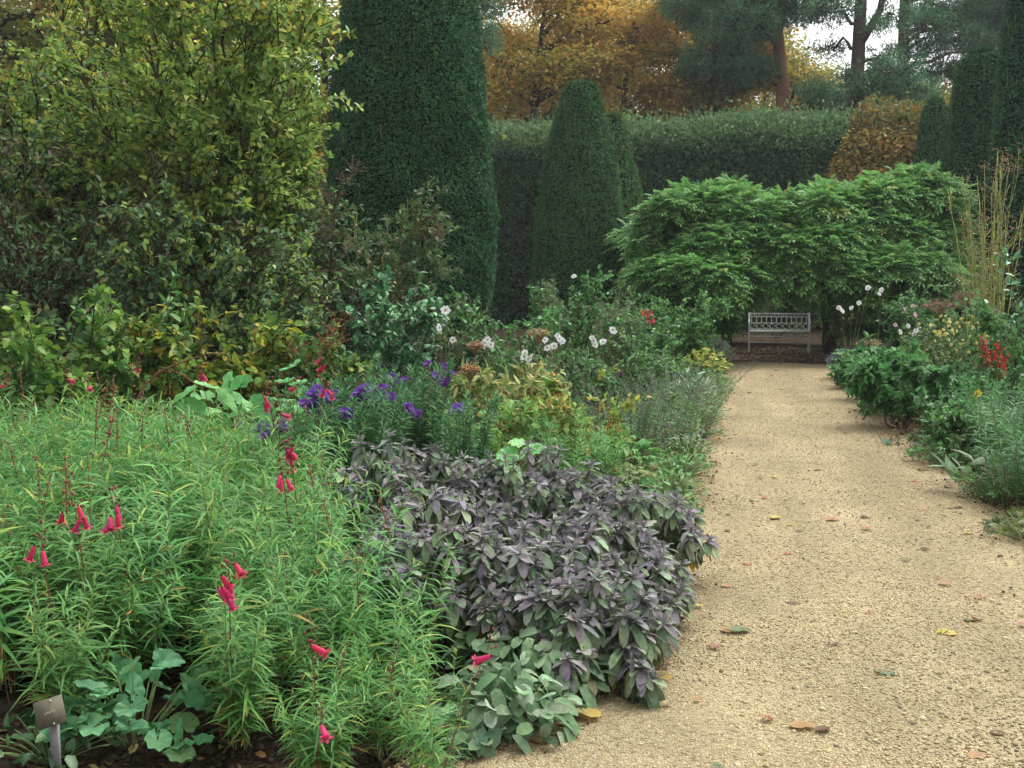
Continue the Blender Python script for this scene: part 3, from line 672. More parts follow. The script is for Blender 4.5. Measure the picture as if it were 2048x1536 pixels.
def bench():
    c = at(1557, 703, 22.9); c[2] = .01
    W, Hb = 1.28, .81
    o = thing('garden_bench', 'pale grey openwork iron bench under the green bower', 'bench', c)
    col = lin(232, 234, 228)
    def bars(name, segs, rad, sides=6):
        b = MB()
        for p, q in segs:
            p, q = np.array(p, float), np.array(q, float)
            b.tubes(np.linspace(p, q, 3)[None], rad, col * rs(int(abs(p.sum() * 100))).uniform(.92, 1.05), sides)
        b.build(name, M_PAINT, o)
    h = W / 2
    zs = .44
    def yb(z): return .22 + .1 * (z - zs) / (Hb - zs)          # the back leans away
    b = MB()
    def rail(z, t=.02, x=h):
        b.box((-x, yb(z) - .011, z - t / 2), (x, yb(z) + .011, z + t / 2), col)
    rail(Hb, .026); rail(Hb - .07, .018); rail(zs + .165, .018); rail(zs + .03, .02)
    for s in (-1, 1):
        b.tubes(np.array([[(s * h, yb(zs - .02), zs - .02), (s * h, yb(.65), .65), (s * h, yb(Hb), Hb + .02)]]), .019, col, 8)
    n = 15
    for i in range(n):                                         # lozenges below the top rail
        x = -h + W * (i + .5) / n; z0 = Hb - .035; d = .026
        b.tubes(np.array([[(x - d, yb(z0), z0), (x, yb(z0), z0 + d), (x + d, yb(z0), z0), (x, yb(z0), z0 - d), (x - d, yb(z0), z0)]]), .006, col, 4)
    m = 12
    for i in range(m):                                         # balusters
        x = -h + W * (i + .5) / m; z0, z1 = zs + .17, Hb - .075
        zz = np.linspace(z0, z1, 7); rr = np.array([.013, .009, .015, .009, .009, .014, .01])
        b.tubes(np.stack([np.full(7, x), yb(zz), zz], 1)[None], rr[None], col, 6)
    m = 9
    for i in range(m):                                         # crossed lozenge band
        x = -h + W * (i + .5) / m; z0 = zs + .097; d = W / m / 2; e = .062
        b.tubes(np.array([[(x - d, yb(z0), z0), (x, yb(z0), z0 + e), (x + d, yb(z0), z0), (x, yb(z0), z0 - e), (x - d, yb(z0), z0)]]), .009, col, 4)
    b.build('backrest', M_PAINT, o)
    b = MB()
    for i in range(9):                                         # seat slats
        y = -.2 + .41 * i / 8
        b.box((-h + .02, y - .016, zs - .012), (h - .02, y + .016, zs + .01), col)
    b.box((-h, -.245, zs - .02), (h, -.222, zs + .014), col)
    st = b.build('seat', M_PAINT, o)
    b = MB()
    b.box((-h + .02, -.236, zs - .115), (h - .02, -.226, zs - .095), col)
    for i in range(13):
        x = -h + .04 + (W - .08) * (i + .5) / 13; z0 = zs - .058; d = .036
        b.tubes(np.array([[(x - d, -.231, z0), (x, -.231, z0 + d), (x + d, -.231, z0), (x, -.231, z0 - d), (x - d, -.231, z0)]]), .008, col, 4)
    b.build('apron', M_PAINT, o)
    for s in (-1, 1):
        bars('leg', [((s * (h - .01), -.22, -.01), (s * (h - .01), -.22, zs - .02))], np.array([[.022, .014, .02]]))
        bars('leg', [((s * (h - .01), .25, -.01), (s * (h - .01), .222, zs - .02))], np.array([[.022, .014, .02]]))
        b = MB()
        a = np.array([(s * h, yb(.7), .70), (s * h, .1, .69), (s * h, -.08, .67), (s * h, -.22, .62), (s * h, -.235, .55), (s * h, -.22, .44)])
        b.tubes(a[None], .016, col, 6)
        for y in (-.1, .0, .1):
            b.tubes(np.array([[(s * h, y, zs), (s * h, y - .01, .56), (s * h, y, .675)]]), .008, col, 5)
        b.build('armrest', M_PAINT, o)
    bars('stretcher', [((-h + .01, -.22, .2), (h - .01, -.22, .2))], np.array([[.009, .009, .009]]))
bench()
# ------------------------------------------------------------------ flowers (shared mesh data)
def petals(name, n, length, width, cols, lift=.25, centre=None, tpl='oval', rings=1, seed=0):
    r = rs(seed); b = MB()
    for k in range(rings):
        m = n; a = np.arange(m) * 2 * math.pi / m + k * .5 + r.normal(0, .08, m)
        D = np.stack([np.cos(a), np.sin(a), np.full(m, lift + .45 * k)], 1)
        b.leaves(np.zeros((m, 3)) + [0, 0, .001 * k], D, np.array([0, 0, 1.]), length * r.uniform(.85, 1.1, m) * (1 - .15 * k), width, pick(r, m, cols, .05), tpl, r.uniform(-.1, .25, m))
    if centre:
        b.blobs(np.array([[0, 0, length * .1]]), length * .2, lin(*centre)[None], .6)
        q = r.normal(0, length * .17, (16, 3)); q[:, 2] = length * .18
        if len(centre): b.blobs(q, length * .045, pick(r, 16, [((214, 180, 60), 1)]), 1, .2, r)
    return b.mesh(name, M_PETAL)
FL_WHITE = petals('white_flower', 7, .042, .042, [((238, 238, 236), 1)], .18, (150, 160, 60), seed=1)
FL_PINK = petals('pale_pink_flower', 6, .036, .034, [((226, 206, 216), 1), ((214, 178, 200), 1)], .3, (190, 170, 70), seed=2)
FL_CREAM = petals('cream_flower', 5, .018, .018, [((232, 226, 150), 2), ((222, 212, 120), 1)], .2, (210, 190, 70), seed=3)
FL_YELLOW = petals('yellow_flower', 5, .04, .036, [((222, 190, 40), 1)], .3, (190, 150, 30), seed=4)
FL_ASTER = petals('purple_aster_flower', 22, .027, .009, [((116, 70, 164), 2), ((134, 92, 178), 1)], .3, (120, 80, 110), 'quad', 2, seed=5)
FL_ASTERBUD = petals('closed_aster_flower', 12, .014, .006, [((92, 46, 84), 2), ((80, 50, 110), 1)], 1.2, (90, 50, 70), 'quad', 1, seed=6)
FL_MAUVE = petals('mauve_flower', 5, .02, .018, [((190, 130, 186), 2), ((206, 150, 196), 1)], .5, (170, 120, 160), seed=7)
def bell_mesh():
    """a drooping tube that widens to a mouth with five rolled lobes; points along +z from its stalk"""
    b = MB(); c = lin(204, 66, 112)
    z = np.array([0, .08, .22, .5, .78, .92]); rr = np.array([.03, .1, .135, .165, .18, .17])
    b.tubes(np.stack([np.zeros(6), np.zeros(6), z], 1)[None], rr[None], c, 8)
    a = np.arange(5) * 2 * math.pi / 5
    D = np.stack([np.cos(a), np.sin(a), np.full(5, .75)], 1)
    b.leaves(np.stack([.17 * np.cos(a), .17 * np.sin(a), np.full(5, .86)], 1), D, np.array([0, 0, 1.]), .26, .27, np.repeat((lin(214, 78, 118))[None], 5, 0), 'oval', .35)
    b.blobs(np.array([[0, 0, .84]]), .13, lin(240, 200, 212)[None], .25, .05)
    b.tubes(np.array([[(0, 0, -.06), (0, 0, .0), (0, 0, .1)]]), np.array([[.05, .07, .06]]), lin(96, 40, 44), 6)
    return b.mesh('penstemon_bell', M_PETAL)
FL_BELL = bell_mesh()
def redspray():
    b = MB(); r = rs(9); n = 9
    P = r.normal(0, .03, (n, 3)) * [1, 1, 1.4]
    b.leaves(P, unit(r.normal(0, .6, (n, 3)) + [0, 0, -.8]), rdir(r, n), .05, .028, pick(r, n, [((222, 56, 52), 2), ((210, 48, 54), 1)], .08), 'oval', .2)
    b.tubes(bez(P * 0 + [0, 0, .04], P * .5, P, 3), .002, lin(110, 50, 40), 3)
    return b.mesh('red_flower', M_PETAL)
FL_RED = redspray()

# ------------------------------------------------------------------ leafy-stemmed plants
def stalk_plant(r, n, H, R, gap, L, W, pal, lean=.25, tpl='strap', droop=.35, whorl=2, bare=.1, taper=.45, up=.55, stem_pal=None, rad=.003, hvar=.2):
    """stems fanning from one crown with leaf pairs up each one; returns the two buffers and the stem curves"""
    a = r.uniform(0, 2 * math.pi, n); q = np.sqrt(r.random(n))
    b0 = np.stack([R * .45 * q * np.cos(a), R * .45 * q * np.sin(a), np.zeros(n)], 1)
    h = H * r.uniform(1 - hvar, 1 + hvar * .4, n)
    e = b0 + np.stack([lean * h * q * np.cos(a), lean * h * q * np.sin(a), h], 1) + r.normal(0, .03, (n, 3)) * [1, 1, 0]
    c = bez(b0, b0 + (e - b0) * [.25, .25, .55] + r.normal(0, .02, (n, 3)), e, 9)
    w = MB(); w.tubes(c, np.linspace(1, .4, 9)[None] * rad, pick(r, n, stem_pal or [((110, 120, 70), 2), ((120, 80, 60), 1)]), 4)
    k = int(H / gap)
    f = MB()
    t = np.linspace(bare, 1, k)
    ii = np.repeat(np.arange(n), k); tt = np.tile(t, n) + r.normal(0, .01, n * k)
    P, T = along(c, ii, tt)
    ph = np.repeat(r.uniform(0, 6.28, n), k) + np.tile(np.arange(k) * 1.45, n) + r.normal(0, .2, n * k)
    X = unit(np.cross(T, [.2, .9, .1])); Y = np.cross(T, X)
    for j in range(whorl):
        an = ph + j * 2 * math.pi / whorl
        O = np.cos(an)[:, None] * X + np.sin(an)[:, None] * Y
        u = up + .9 * np.clip((tt - .8) / .2, 0, 1)
        D = unit(O + T * u[:, None] + r.normal(0, .12, (len(P), 3)))
        s = (1 - taper * np.clip((tt - .55) / .45, 0, 1)) * (.75 + .35 * np.clip(tt / .3, 0, 1)) * r.uniform(.75, 1.15, len(P))
        f.leaves(P, D, T + r.normal(0, .25, (len(P), 3)), L * s, W * s * r.uniform(.8, 1.2, len(P)), np.where(((tt < .3) & (r.random(len(P)) < .14))[:, None], pick(r, len(P), [((140, 112, 66), 1), ((150, 142, 72), 1)], .1), pick(r, len(P), pal, .1)), tpl, droop * r.uniform(.3, 1.5, len(P)))
    return w, f, c
PEN = [((96, 149, 75), 3), ((84, 138, 71), 3), ((112, 162, 82), 1.6), ((72, 121, 64), 1.6), ((148, 166, 76), .6), ((168, 150, 84), .15)]
def capsules(r, w, c, count, col):
    """a spike of dry seed capsules above the leaves"""
    for k in range(count):
        p, T = along(c, np.array([k % len(c)]), np.array([.98])); p = p[0]
        h = r.uniform(.12, .28); e = p + [r.normal(0, .04), r.normal(0, .04), h]
        w.tubes(bez(p[None], ((p + e) / 2)[None], e[None], 5), .0024, lin(112, 62, 48), 4)
        m = 10; t = np.repeat(np.linspace(.25, 1, m // 2), 2)
        Q = p + (e - p) * t[:, None] + r.normal(0, .011, (m, 3)) * [1, 1, .3]
        w.blobs(Q, .005, pick(r, m, col, .12), 1.6, .15, r)
protos = []
for k in range(8):
    r = rs(300 + k)
    H = [.72, .8, .66, .76, .7, .78, .62, .7][k]
    o = thing('penstemon_plant', 'x', 'plant')
    w, f, c = stalk_plant(r, 11, H, .3,   .026, .135, .0145, PEN, lean=.42, droop=.6, hvar=.32)
    if k % 4 == 0: capsules(r, w, c, 2, [((122, 78, 58), 2), ((98, 68, 48), 1)])
    ch = [w.build('stem', M_STEM, o), f.build('foliage', M_LEAF, o)]
    protos.append((o, ch, [False] * 0, H))
def right_edge(d):
    return float(np.interp(d, [3.0, 3.4, 3.7, 4.2, 5.0, 6.0, 7.6], [840, 870, 850, 750, 620, 570, 510]))
r = rs(77)
spots = []
tries = 0
while tries < 9000 and len(spots) < 135:
    tries += 1
    d = 3.0 + 4.8 * r.random() ** .9
    x = r.uniform(-180, right_edge(d))
    if d < 3.72 and x < 500: continue
    p = foot(x, d)
    if all((p[0] - q[0]) ** 2 + (p[1] - q[1]) ** 2 > .235 ** 2 for q, _, _ in spots):
        spots.append((p, x, d))
# flower clusters: (photo x, y, depth, number of bells, label)
bells = [
    (150, 1030, 4.3, 4, 'penstemon with a tight cluster of pink bells at the left front'),
    (228, 1030, 4.6, 5, 'penstemon with loose crimson bells and buds beside the pink cluster'),
    (82, 1098, 4.2, 2, 'penstemon with two low pink bells near the left edge'),
    (458, 1152, 3.9, 6, 'penstemon with a nodding bunch of bright pink bells in the drift centre'),
    (578, 905, 5.0, 5, 'penstemon with bright pink bells in front of the purple asters'),
    (562, 948, 4.8, 3, 'penstemon with three open rose bells just above the pale sage edge'),
    (562, 828, 6.2, 1, 'penstemon with a single pink bell pointing sideways over the asters'),
    (535, 797, 7.0, 3, 'penstemon with small red bells left of the asters'),
    (640, 725, 8.2, 3, 'penstemon with pink bells high above the big pale leaves'),
    (647, 778, 7.8, 3, 'penstemon with pink bells hanging behind the purple asters'),
    (592, 775, 7.6, 1, 'penstemon with one red bell beside the big pale leaves'),
    (10, 770, 6.6, 1, 'penstemon with one red bell cut by the left edge'),
    (135, 757, 6.9, 1, 'penstemon with one faint red bell before the light green bush'),
    (178, 772, 6.8, 1, 'penstemon with one dark pink bell near the white buds'),
    (275, 737, 7.4, 1, 'penstemon with one red bell under the arching bramble'),
    (402, 748, 7.6, 2, 'penstemon with two pink bells against a big pale leaf'),
    (622, 1290, 3.5, 1, 'penstemon with one crimson bell low at the front'),
    (643, 1450, 3.35, 1, 'penstemon with one magenta bell almost on the soil'),
    (983, 1312, 3.7, 1, 'penstemon with one small pink bell beside the grey leaves')]
used = set()
def add_penstemon(p, label, group, k, sc, rz):
    o, ch, _, _ = protos[k]
    c = copy_tree(o, ch)
    c.location = p; c.scale = (sc, sc, sc * 1.0); c.rotation_euler = (0, 0, rz)
    c['label'] = label; c['category'] = 'plant'; c['group'] = group
    return c
for (fx, fy, d, n, lab) in bells:
    zt = float(np.interp(fy, [720, 900, 1000, 1150, 1290, 1450], [.98, .84, .74, .66, .56, .3]))
    d = max((1.6 - zt) / -ray(fx, fy)[2], 2.9)
    tgt = at(fx, fy, d)
    p = foot(min(fx, 850) + r.uniform(-40, 40), d + r.uniform(-.05, .2))
    j = min(range(len(spots)), key=lambda i: (spots[i][0][0] - p[0]) ** 2 + (spots[i][0][1] - p[1]) ** 2 + (9 if i in used else 0))
    if (spots[j][0][0] - p[0]) ** 2 + (spots[j][0][1] - p[1]) ** 2 < .3 ** 2 and j not in used: used.add(j)
    k = int(r.integers(0, 8))
    sc = min(.95, max(.42, (tgt[2] - .12) / .8))
    c = add_penstemon(p, lab, 'flowering penstemons', k, sc, r.uniform(0, 6.28))
    inv = Matrix.LocRotScale(Vector(p), c.rotation_euler.to_quaternion(), Vector((sc, sc, sc))).inverted()
    top = tgt + np.array([0, 0, .05])
    loc = np.array(inv @ Vector(top))
    s = MB()
    s.tubes(bez(np.array([[0, 0, .1]]), np.array([[loc[0] * .5, loc[1] * .5, loc[2] * .6]]), loc[None], 9), np.linspace(.0035, .002, 9)[None], lin(110, 48, 44), 5)
    q = loc + r.normal(0, .02, (7, 3)) * [1, 1, 2.2]
    s.blobs(q, .007, pick(r, 7, [((130, 44, 60), 1), ((100, 50, 40), 1)]), 1.5, .1, r)
    s.build('flower_spike', M_STEM, c)
    for i in range(n):
        off = r.normal(0, .024, 3) * [1.2, 1, .8] * (0 if n == 1 else 1)
        dr = (r.normal(.1, .38), -.3 + r.normal(0, .25), -.85 + r.normal(0, .2)) if n > 1 else (r.choice([-1, 1]) * .9, -.3, -.4)
        place('flower', FL_BELL, c, inv @ Vector(tgt + off), dr, .056 / sc, r.uniform(0, 6))
for i, (p, x, d) in enumerate(spots):
    if i in used: continue
    k = int(r.integers(0, 8))
    short = np.interp(x - right_edge(d), [-300, 0], [1, .82 if d > 4 else .68]) * np.interp(d, [3.4, 4.6], [.8, 1])
    seeds = k % 4 == 0
    add_penstemon(p, 'leafy green penstemon topped with red-brown seed spikes, no open flowers' if seeds else 'leafy green penstemon without flowers or seed spikes', 'penstemons with seed spikes' if seeds else 'plain leafy penstemons', k, short * r.uniform(.78, 1.16) * np.interp(d, [6, 7.6], [1, .85]), r.uniform(0, 6.28)).rotation_euler = (r.normal(0, .09), r.normal(0, .09), r.uniform(0, 6.28))
for o, ch, _, _ in protos:
    for c in ch: bpy.data.objects.remove(c)
    bpy.data.objects.remove(o)

# ------------------------------------------------------------------ purple sage
def sage(label, centre, rx, ry, H, seed, nshoot, big=1.0):
    r = rs(seed)
    base = np.array([centre[0], centre[1], 0.])
    o = thing('purple_sage_bush', label, 'bush', base, 'purple sage bushes spilling on to the path')
    a = r.uniform(0, 2 * math.pi, nshoot); q = np.sqrt(r.uniform(.0, 1, nshoot))
    x, y = rx * q * np.cos(a), ry * q * np.sin(a)
    z = H * np.sqrt(np.clip(1 - .8 * q ** 2.2, .06, 1)) * r.uniform(.82, 1.1, nshoot)
    E = np.stack([x, y, z], 1) + r.normal(0, .03, (nshoot, 3)) * [1, 1, .8]; b0 = E * [.35, .35, 0]
    c = bez(b0, E * [.75, .75, .45], E, 9)
    w = MB(); w.tubes(c, np.linspace(.006, .003, 9)[None], pick(r, nshoot, [((96, 82, 74), 1), ((84, 88, 70), 1)]), 5)
    w.build('stem', M_STEM, o)
    f = MB()
    O = np.stack([np.cos(a) * q, np.sin(a) * q, np.full(nshoot, .0)], 1); vig = r.uniform(.75, 1.25, nshoot); tone = 1 + r.normal(0, .12, (nshoot, 1)) * [1, .8, 1.1]
    PUR = [((132, 128, 131), 3), ((141, 138, 138), 2), ((117, 112, 117), 2), ((134, 141, 128), 2.8)]
    GRN = [((132, 150, 118), 3), ((119, 139, 108), 2), ((139, 156, 122), 1.4), ((128, 128, 126), 1.2)]
    OLD = [((112, 126, 90), 3), ((130, 136, 88), 1), ((194, 164, 70), .35), ((98, 114, 84), 2)]
    #        along stem, leaves, out, up, length, width, palette, droop
    for t, m, out, up, L, W, pal, dr in ((1.0, 4, .5, 1.0, .04, .014, PUR, -.1), (.99, 5, .9, .5, .06, .022, PUR, .3), (.96, 5, 1, .1, .085, .032, PUR + GRN[:1], .5), (.92, 6, .9, -.45, .105, .038, GRN + PUR[:1], .45), (.86, 5, .75, -.9, .115, .04, GRN + OLD[:1], .3), (.78, 4, .6, -1.2, .115, .04, OLD, .15), (.66, 3, .5, -1.3, .11, .036, OLD, .15), (.5, 3, .5, -1.2, .1, .032, OLD, .15), (.35, 2, .6, -1, .09, .03, OLD, .15)):
        ii = np.repeat(np.arange(nshoot), m); k = len(ii)
        P, T = along(c, ii, t + r.normal(0, .015, k))
        an = r.uniform(0, 6.28, nshoot)[ii] + np.tile(np.arange(m), nshoot) * 2 * math.pi / m + r.normal(0, .25, k)
        X = unit(np.cross([0, 1., 0], [[0, 0, 1.]] * k)); Y = np.array([0, 1., 0])
        D = unit((np.cos(an)[:, None] * X + np.sin(an)[:, None] * Y) * out + np.array([0, 0, up]) + O[ii] * .25 + r.normal(0, .16, (k, 3)))
        s = r.uniform(.65, 1.2, k) * big * vig[ii]
        f.leaves(P, D, np.array([0, 0, 1.]) + (np.cos(an)[:, None] * X + np.sin(an)[:, None] * Y) * .8 + r.normal(0, .2, (k, 3)), L * s, W * s * 1.12 * r.uniform(.8, 1.15, k), np.clip(pick(r, k, pal, .13) * tone[ii], .01, .9), 'oblong', dr * r.uniform(.4, 1.3, k))
    f.build('foliage', M_FELT, o)
    return o
def g3(px, py, z): return ground(px, py, z)
for k, (px, py, z, rx, ry, H, n, lab) in enumerate([
    (790, 930, .55, .55, .45, .66, 62, 'purple sage at the back left, tallest, behind the penstemons'),
    (1050, 950, .52, .55, .45, .62, 62, 'purple sage at the back right with upright rosettes'),
    (1230, 1010, .42, .50, .45, .50, 60, 'purple sage at the path side below the lone sprig'),
    (960, 1080, .45, .55, .42, .52, 62, 'purple sage in the middle of the clump with yellowing lower leaves'),
    (1270, 1130, .30, .42, .42, .40, 56, 'purple sage bulging furthest on to the gravel'),
    (1130, 1180, .33, .45, .38, .40, 56, 'greenest purple sage at the front above the felted leaves'),
    (800, 1090, .40, .32, .3, .46, 30, 'purple sage half hidden by the front penstemons'),
    (900, 1010, .52, .5, .3, .56, 40, 'purple sage in the dip between the back and middle bushes'),
    (1150, 1060, .44, .5, .3, .48, 40, 'purple sage in the clump centre, hemmed in on all sides'),
    (1180, 1290, .15, .30, .26, .26, 30, 'lowest purple sage sprawling beside the felted leaves')]):
    p = ground(px, py, z); p[0] = min(p[0], -.42 - rx * .55)
    sage(lab, p, rx, ry, H, 400 + k, int(n * 1.4), .86)

# ------------------------------------------------------------------ broad-leaved low plants
def mound(name, label, cat, px, d, R, H, n, L, W, pal, seed, tpl='oval', mat=None, droop=.3, up=.35, group=None, loc=None, stalk=(110, 130, 80), flat=.5, flowers=None, ry=None):
    r = rs(seed)
    base = foot(px, d) if loc is None else np.array([loc[0], loc[1], 0.])
    o = thing(name, label, cat, base, group)
    a = r.uniform(0, 2 * math.pi, n); q = np.sqrt(r.random(n))
    z = H * np.sqrt(np.clip(1 - .85 * q ** 2, .03, 1)) * r.uniform(flat, 1, n)
    P = np.stack([R * q * np.cos(a), (ry or R) * q * np.sin(a), z], 1)
    O = np.stack([np.cos(a), np.sin(a), np.zeros(n)], 1)
    w = MB(); w.tubes(bez(P * [.3, .3, 0], P * [.7, .7, .8], P, 5), .0028, pick(r, n, [(stalk, 1)]), 4); w.build('stem', M_STEM, o)
    D = unit(O * (.35 + .5 * q[:, None]) + r.normal(0, .4, (n, 3)) + [0, 0, up])
    f = MB(); f.leaves(P - D * L * .2, D, np.array([0, 0, 1.]) + O * .35 + r.normal(0, .25, (n, 3)), L * r.uniform(.6, 1.15, n), W * r.uniform(.7, 1.15, n), pick(r, n, pal, .12), tpl, droop * r.uniform(0, 1.6, n))
    f.build('foliage', mat or M_LEAF, o)
    for (fx, fy, me, sc) in flowers or []:
        p = at(fx, fy, d) - base
        place('flower', me, o, p, (r.normal(0, .3), -.7, .6), sc, r.uniform(0, 6))
    return o
FELT = [((128, 152, 118), 3), ((112, 138, 104), 3), ((146, 164, 136), 1.4), ((90, 116, 84), 1.2), ((120, 116, 92), .5)]
for k, (px, py, R, ry, H, n, lab) in enumerate([
    (1085, 1330, .24, .28, .27, 170, 'grey green felted leaves at the bed corner below the sage'),
    (1000, 1410, .26, .24, .22, 130, 'grey green felted leaves spilling lowest on to the gravel'),
    (1020, 1300, .2, .25, .3, 70, 'pale felted leaves standing between penstemons and sage')]):
    p = ground(px, py, .08)
    mound('lambs_ear_plant', lab, 'plant', px, 0, R, H, int(n * 2), .085, .054, FELT, 450 + k, mat=M_FELT, droop=.7, tpl='oblong', up=.1, flat=.3, loc=p, group='felted grey plants at the bed corner', ry=ry)
# lobed mallow leaves and the little label at the front
mound('mallow_plant', 'round lobed grey green leaves beside the grey plant label', 'plant', 235, 3.5, .24, .3, 34, .115, .115, [((100, 158, 108), 3), ((114, 168, 116), 2), ((88, 140, 94), 1)], 460, tpl='lobed', droop=.1, up=.25, flat=.4)
mound('mallow_plant', 'few round lobed leaves at the bottom on bare soil', 'plant', 330, 3.36, .13, .12, 9, .11, .11, [((82, 138, 90), 3), ((96, 140, 80), 1)], 461, tpl='lobed', droop=.1, up=.3)
mound('mallow_plant', 'small scalloped leaves just above the grey plant label', 'plant', 165, 3.62, .2, .26, 22, .085, .085, [((96, 152, 100), 3), ((84, 136, 88), 2), ((128, 146, 84), .4)], 463, tpl='lobed', droop=.1, up=.25, flat=.4)
mound('periwinkle_plant', 'dark oval leaves in the bottom left corner under the label', 'plant', 60, 3.38, .26, .16, 60, .07, .045, [((52, 92, 52), 3), ((70, 112, 62), 2), ((40, 74, 44), 2)], 462, mat=M_GLOSS)
def plant_label():
    p = at(100, 1425, 3.3)
    o = thing('plant_label', 'weathered grey square plant label on a short stake', 'label', (p[0], p[1], 0))
    b = MB(); c = lin(96, 90, 74)
    b.box((-.044, -.004, -.043), (.044, .004, .043), c); pl = b.build('plate', M_PAINT, o, (0, 0, p[2]))
    pl.rotation_euler = (R_(-22), R_(-16), R_(22))
    b = MB()
    for (x, z) in ((.01, .034), (.007, -.037)): b.blobs(np.array([[x, -.005, z]]), .004, lin(170, 165, 150)[None], 1, 0)
    b.build('pin', M_PAINT, pl)
    r = rs(4); b = MB()
    for i in range(3):                                    # writing worn to a few unreadable pale strokes
        x = -.012 + .012 * i; b.tubes(np.array([[(x - .004, -.0047, .004 + r.normal(0, .004)), (x, -.0047, -.004), (x + .006, -.0047, .003)]]), .0012, lin(160, 158, 148), 4)
    b.build('lettering', M_PAINT, pl)
    b = MB(); b.box((-.013, .012, -.03), (.013, .026, p[2] + .01), lin(120, 118, 116)); b.build('stake', M_PAINT, o)
plant_label()

# ------------------------------------------------------------------ asters
def aster(label, px, d, H, R, n, seed, flowers, buds=10):
    r = rs(seed); base = foot(px, d)
    o = thing('aster_plant', label, 'plant', base, 'purple asters behind the sage')
    w, f, c = stalk_plant(r, n, H, R, .017, .075, .018, [((74, 126, 76), 3), ((90, 142, 86), 2), ((60, 106, 64), 2)], lean=.22, tpl='quad', droop=.2, whorl=2, bare=.1, taper=.3, stem_pal=[((84, 70, 50), 1)], hvar=.16)
    f.build('foliage', M_LEAF, o)
    s = w; E = []
    for (fx, fy, m, sp) in flowers:
        t = at(fx, fy, d) - base
        for i in range(int(m * 1.25)):
            p = t + [0, 0, .03] + r.normal(0, sp, 3) * [1, 1, .5]; E.append(p)
            place('flower', FL_ASTER, o, p, (r.normal(0, .45), -.6 + r.normal(0, .3), .8), r.uniform(1.4, 2.0), r.uniform(0, 6))
    for i in range(buds):
        e = c[i % n, -1] + r.normal(0, .03, 3) * [1, 1, .6] + [0, 0, .02]; E.append(e)
        place('bud', FL_ASTERBUD, o, e, (r.normal(0, .2), r.normal(0, .2), 1), r.uniform(.9, 1.3))
    E = np.array(E); tip = c[:, -2]; near = np.array([tip[np.argmin(((tip - q) ** 2).sum(1))] for q in E])
    s.tubes(bez(near, (near + E) / 2, E, 4), .0018, lin(84, 66, 56), 3); s.build('stem', M_STEM, o)
aster('purple aster leftmost, low flowers over the penstemon leaves', 575, 6.7, .72, .3, 20, 501, [(545, 872, 6, .05), (522, 868, 3, .03), (575, 860, 3, .04), (612, 918, 3, .03), (480, 860, 1, .01)])
aster('purple aster with the fullest flower heads in the clump centre', 665, 7.0, .86, .32, 24, 502, [(648, 806, 7, .05), (620, 830, 4, .05), (684, 832, 4, .04), (638, 800, 4, .04)])
aster('purple aster with dense dark purple heads, right of centre', 745, 7.2, .9, .34, 24, 503, [(738, 792, 10, .06), (725, 800, 5, .05), (768, 808, 3, .03)], 12)
aster('purple aster behind, mostly in maroon bud', 835, 7.8, .95, .36, 24, 504, [(865, 745, 3, .05), (805, 757, 3, .06), (880, 762, 3, .05), (910, 764, 2, .05)], 26)
aster('purple aster at the right end of the clump above the sage', 920, 7.0, .78, .24, 16, 505, [(925, 828, 4, .05), (905, 832, 2, .03), (815, 822, 3, .04)], 8)

# ------------------------------------------------------------------ shrubs of the left side
DK = [((96, 130, 84), 3), ((82, 118, 80), 3), ((112, 144, 90), 1.6), ((122, 120, 100), .6), ((146, 150, 80), .6)]
YG = [((142, 168, 76), 3), ((122, 158, 76), 3), ((168, 176, 80), 1.5), ((104, 138, 72), 2.2)]
YL = [((200, 190, 76), 3), ((206, 194, 90), 1.5), ((136, 146, 48), 2)]
GL = 'tall shrubs on the left'
shrub('witch_hazel_shrub', 'tallest shrub, broad leaves turning yellow at the top', 'shrub', 440, 12.5, 6.4, 2.0, YG, 601, n1=24, n2=38, per=22, L=.1, W=.064, l2=.42, r1=.03, group=GL, zpal=(YL, .62, .6), bark=[((70, 62, 40), 1), ((84, 84, 46), 1)])
shrub('witch_hazel_shrub', 'yellow green shrub against the left side of the tallest yew', 'shrub', 565, 13.2, 5.4, .85, YG, 602, n1=14, n2=30, per=15, L=.1, W=.06, l2=.5, r1=.024, group=GL, zpal=(YG + YL[:1], .6, .8))
shrub('witch_hazel_shrub', 'yellow green shrub rising behind the far left dark shrub', 'shrub', 105, 14.8, 6.9, 1.7, YG, 617, n1=20, n2=32, per=18, L=.1, W=.062, l2=.45, r1=.026, group=GL, zpal=(YL + YG[:2], .55, .6))
shrub('lilac_shrub', 'dark grey green shrub with bare grey stems at far left', 'shrub', 150, 11.4, 3.35, 1.7, DK, 603, n1=22, n2=30, per=9, L=.09, W=.055, l2=.45, r1=.026, group=GL, tips=([((108, 92, 78), 1), ((96, 84, 76), 1)], .09, 24))
shrub('lilac_shrub', 'dull green shrub with thin twigs below the yellow shrub', 'shrub', 390, 11.2, 2.75, 1.4, DK + YG[:1], 604, n1=20, n2=30, per=9, L=.085, W=.055, l2=.45, r1=.022, group=GL)
shrub('lilac_shrub', 'tall dull green shrub cut by the left edge and top', 'shrub', -40, 13.5, 6.2, 2.2, DK + YG[:2], 605, n1=22, n2=30, per=18, L=.11, W=.068, l2=.42, r1=.03, group=GL, zpal=(YG + YL[:1], .4, .5))
shrub('lilac_shrub', 'tall green and gold shrub behind the dark left shrub', 'shrub', 230, 14.5, 6.4, 1.9, DK + YG, 612, n1=22, n2=30, per=18, L=.11, W=.068, l2=.45, r1=.028, group=GL, zpal=(YL + YG[:2], .45, .5))
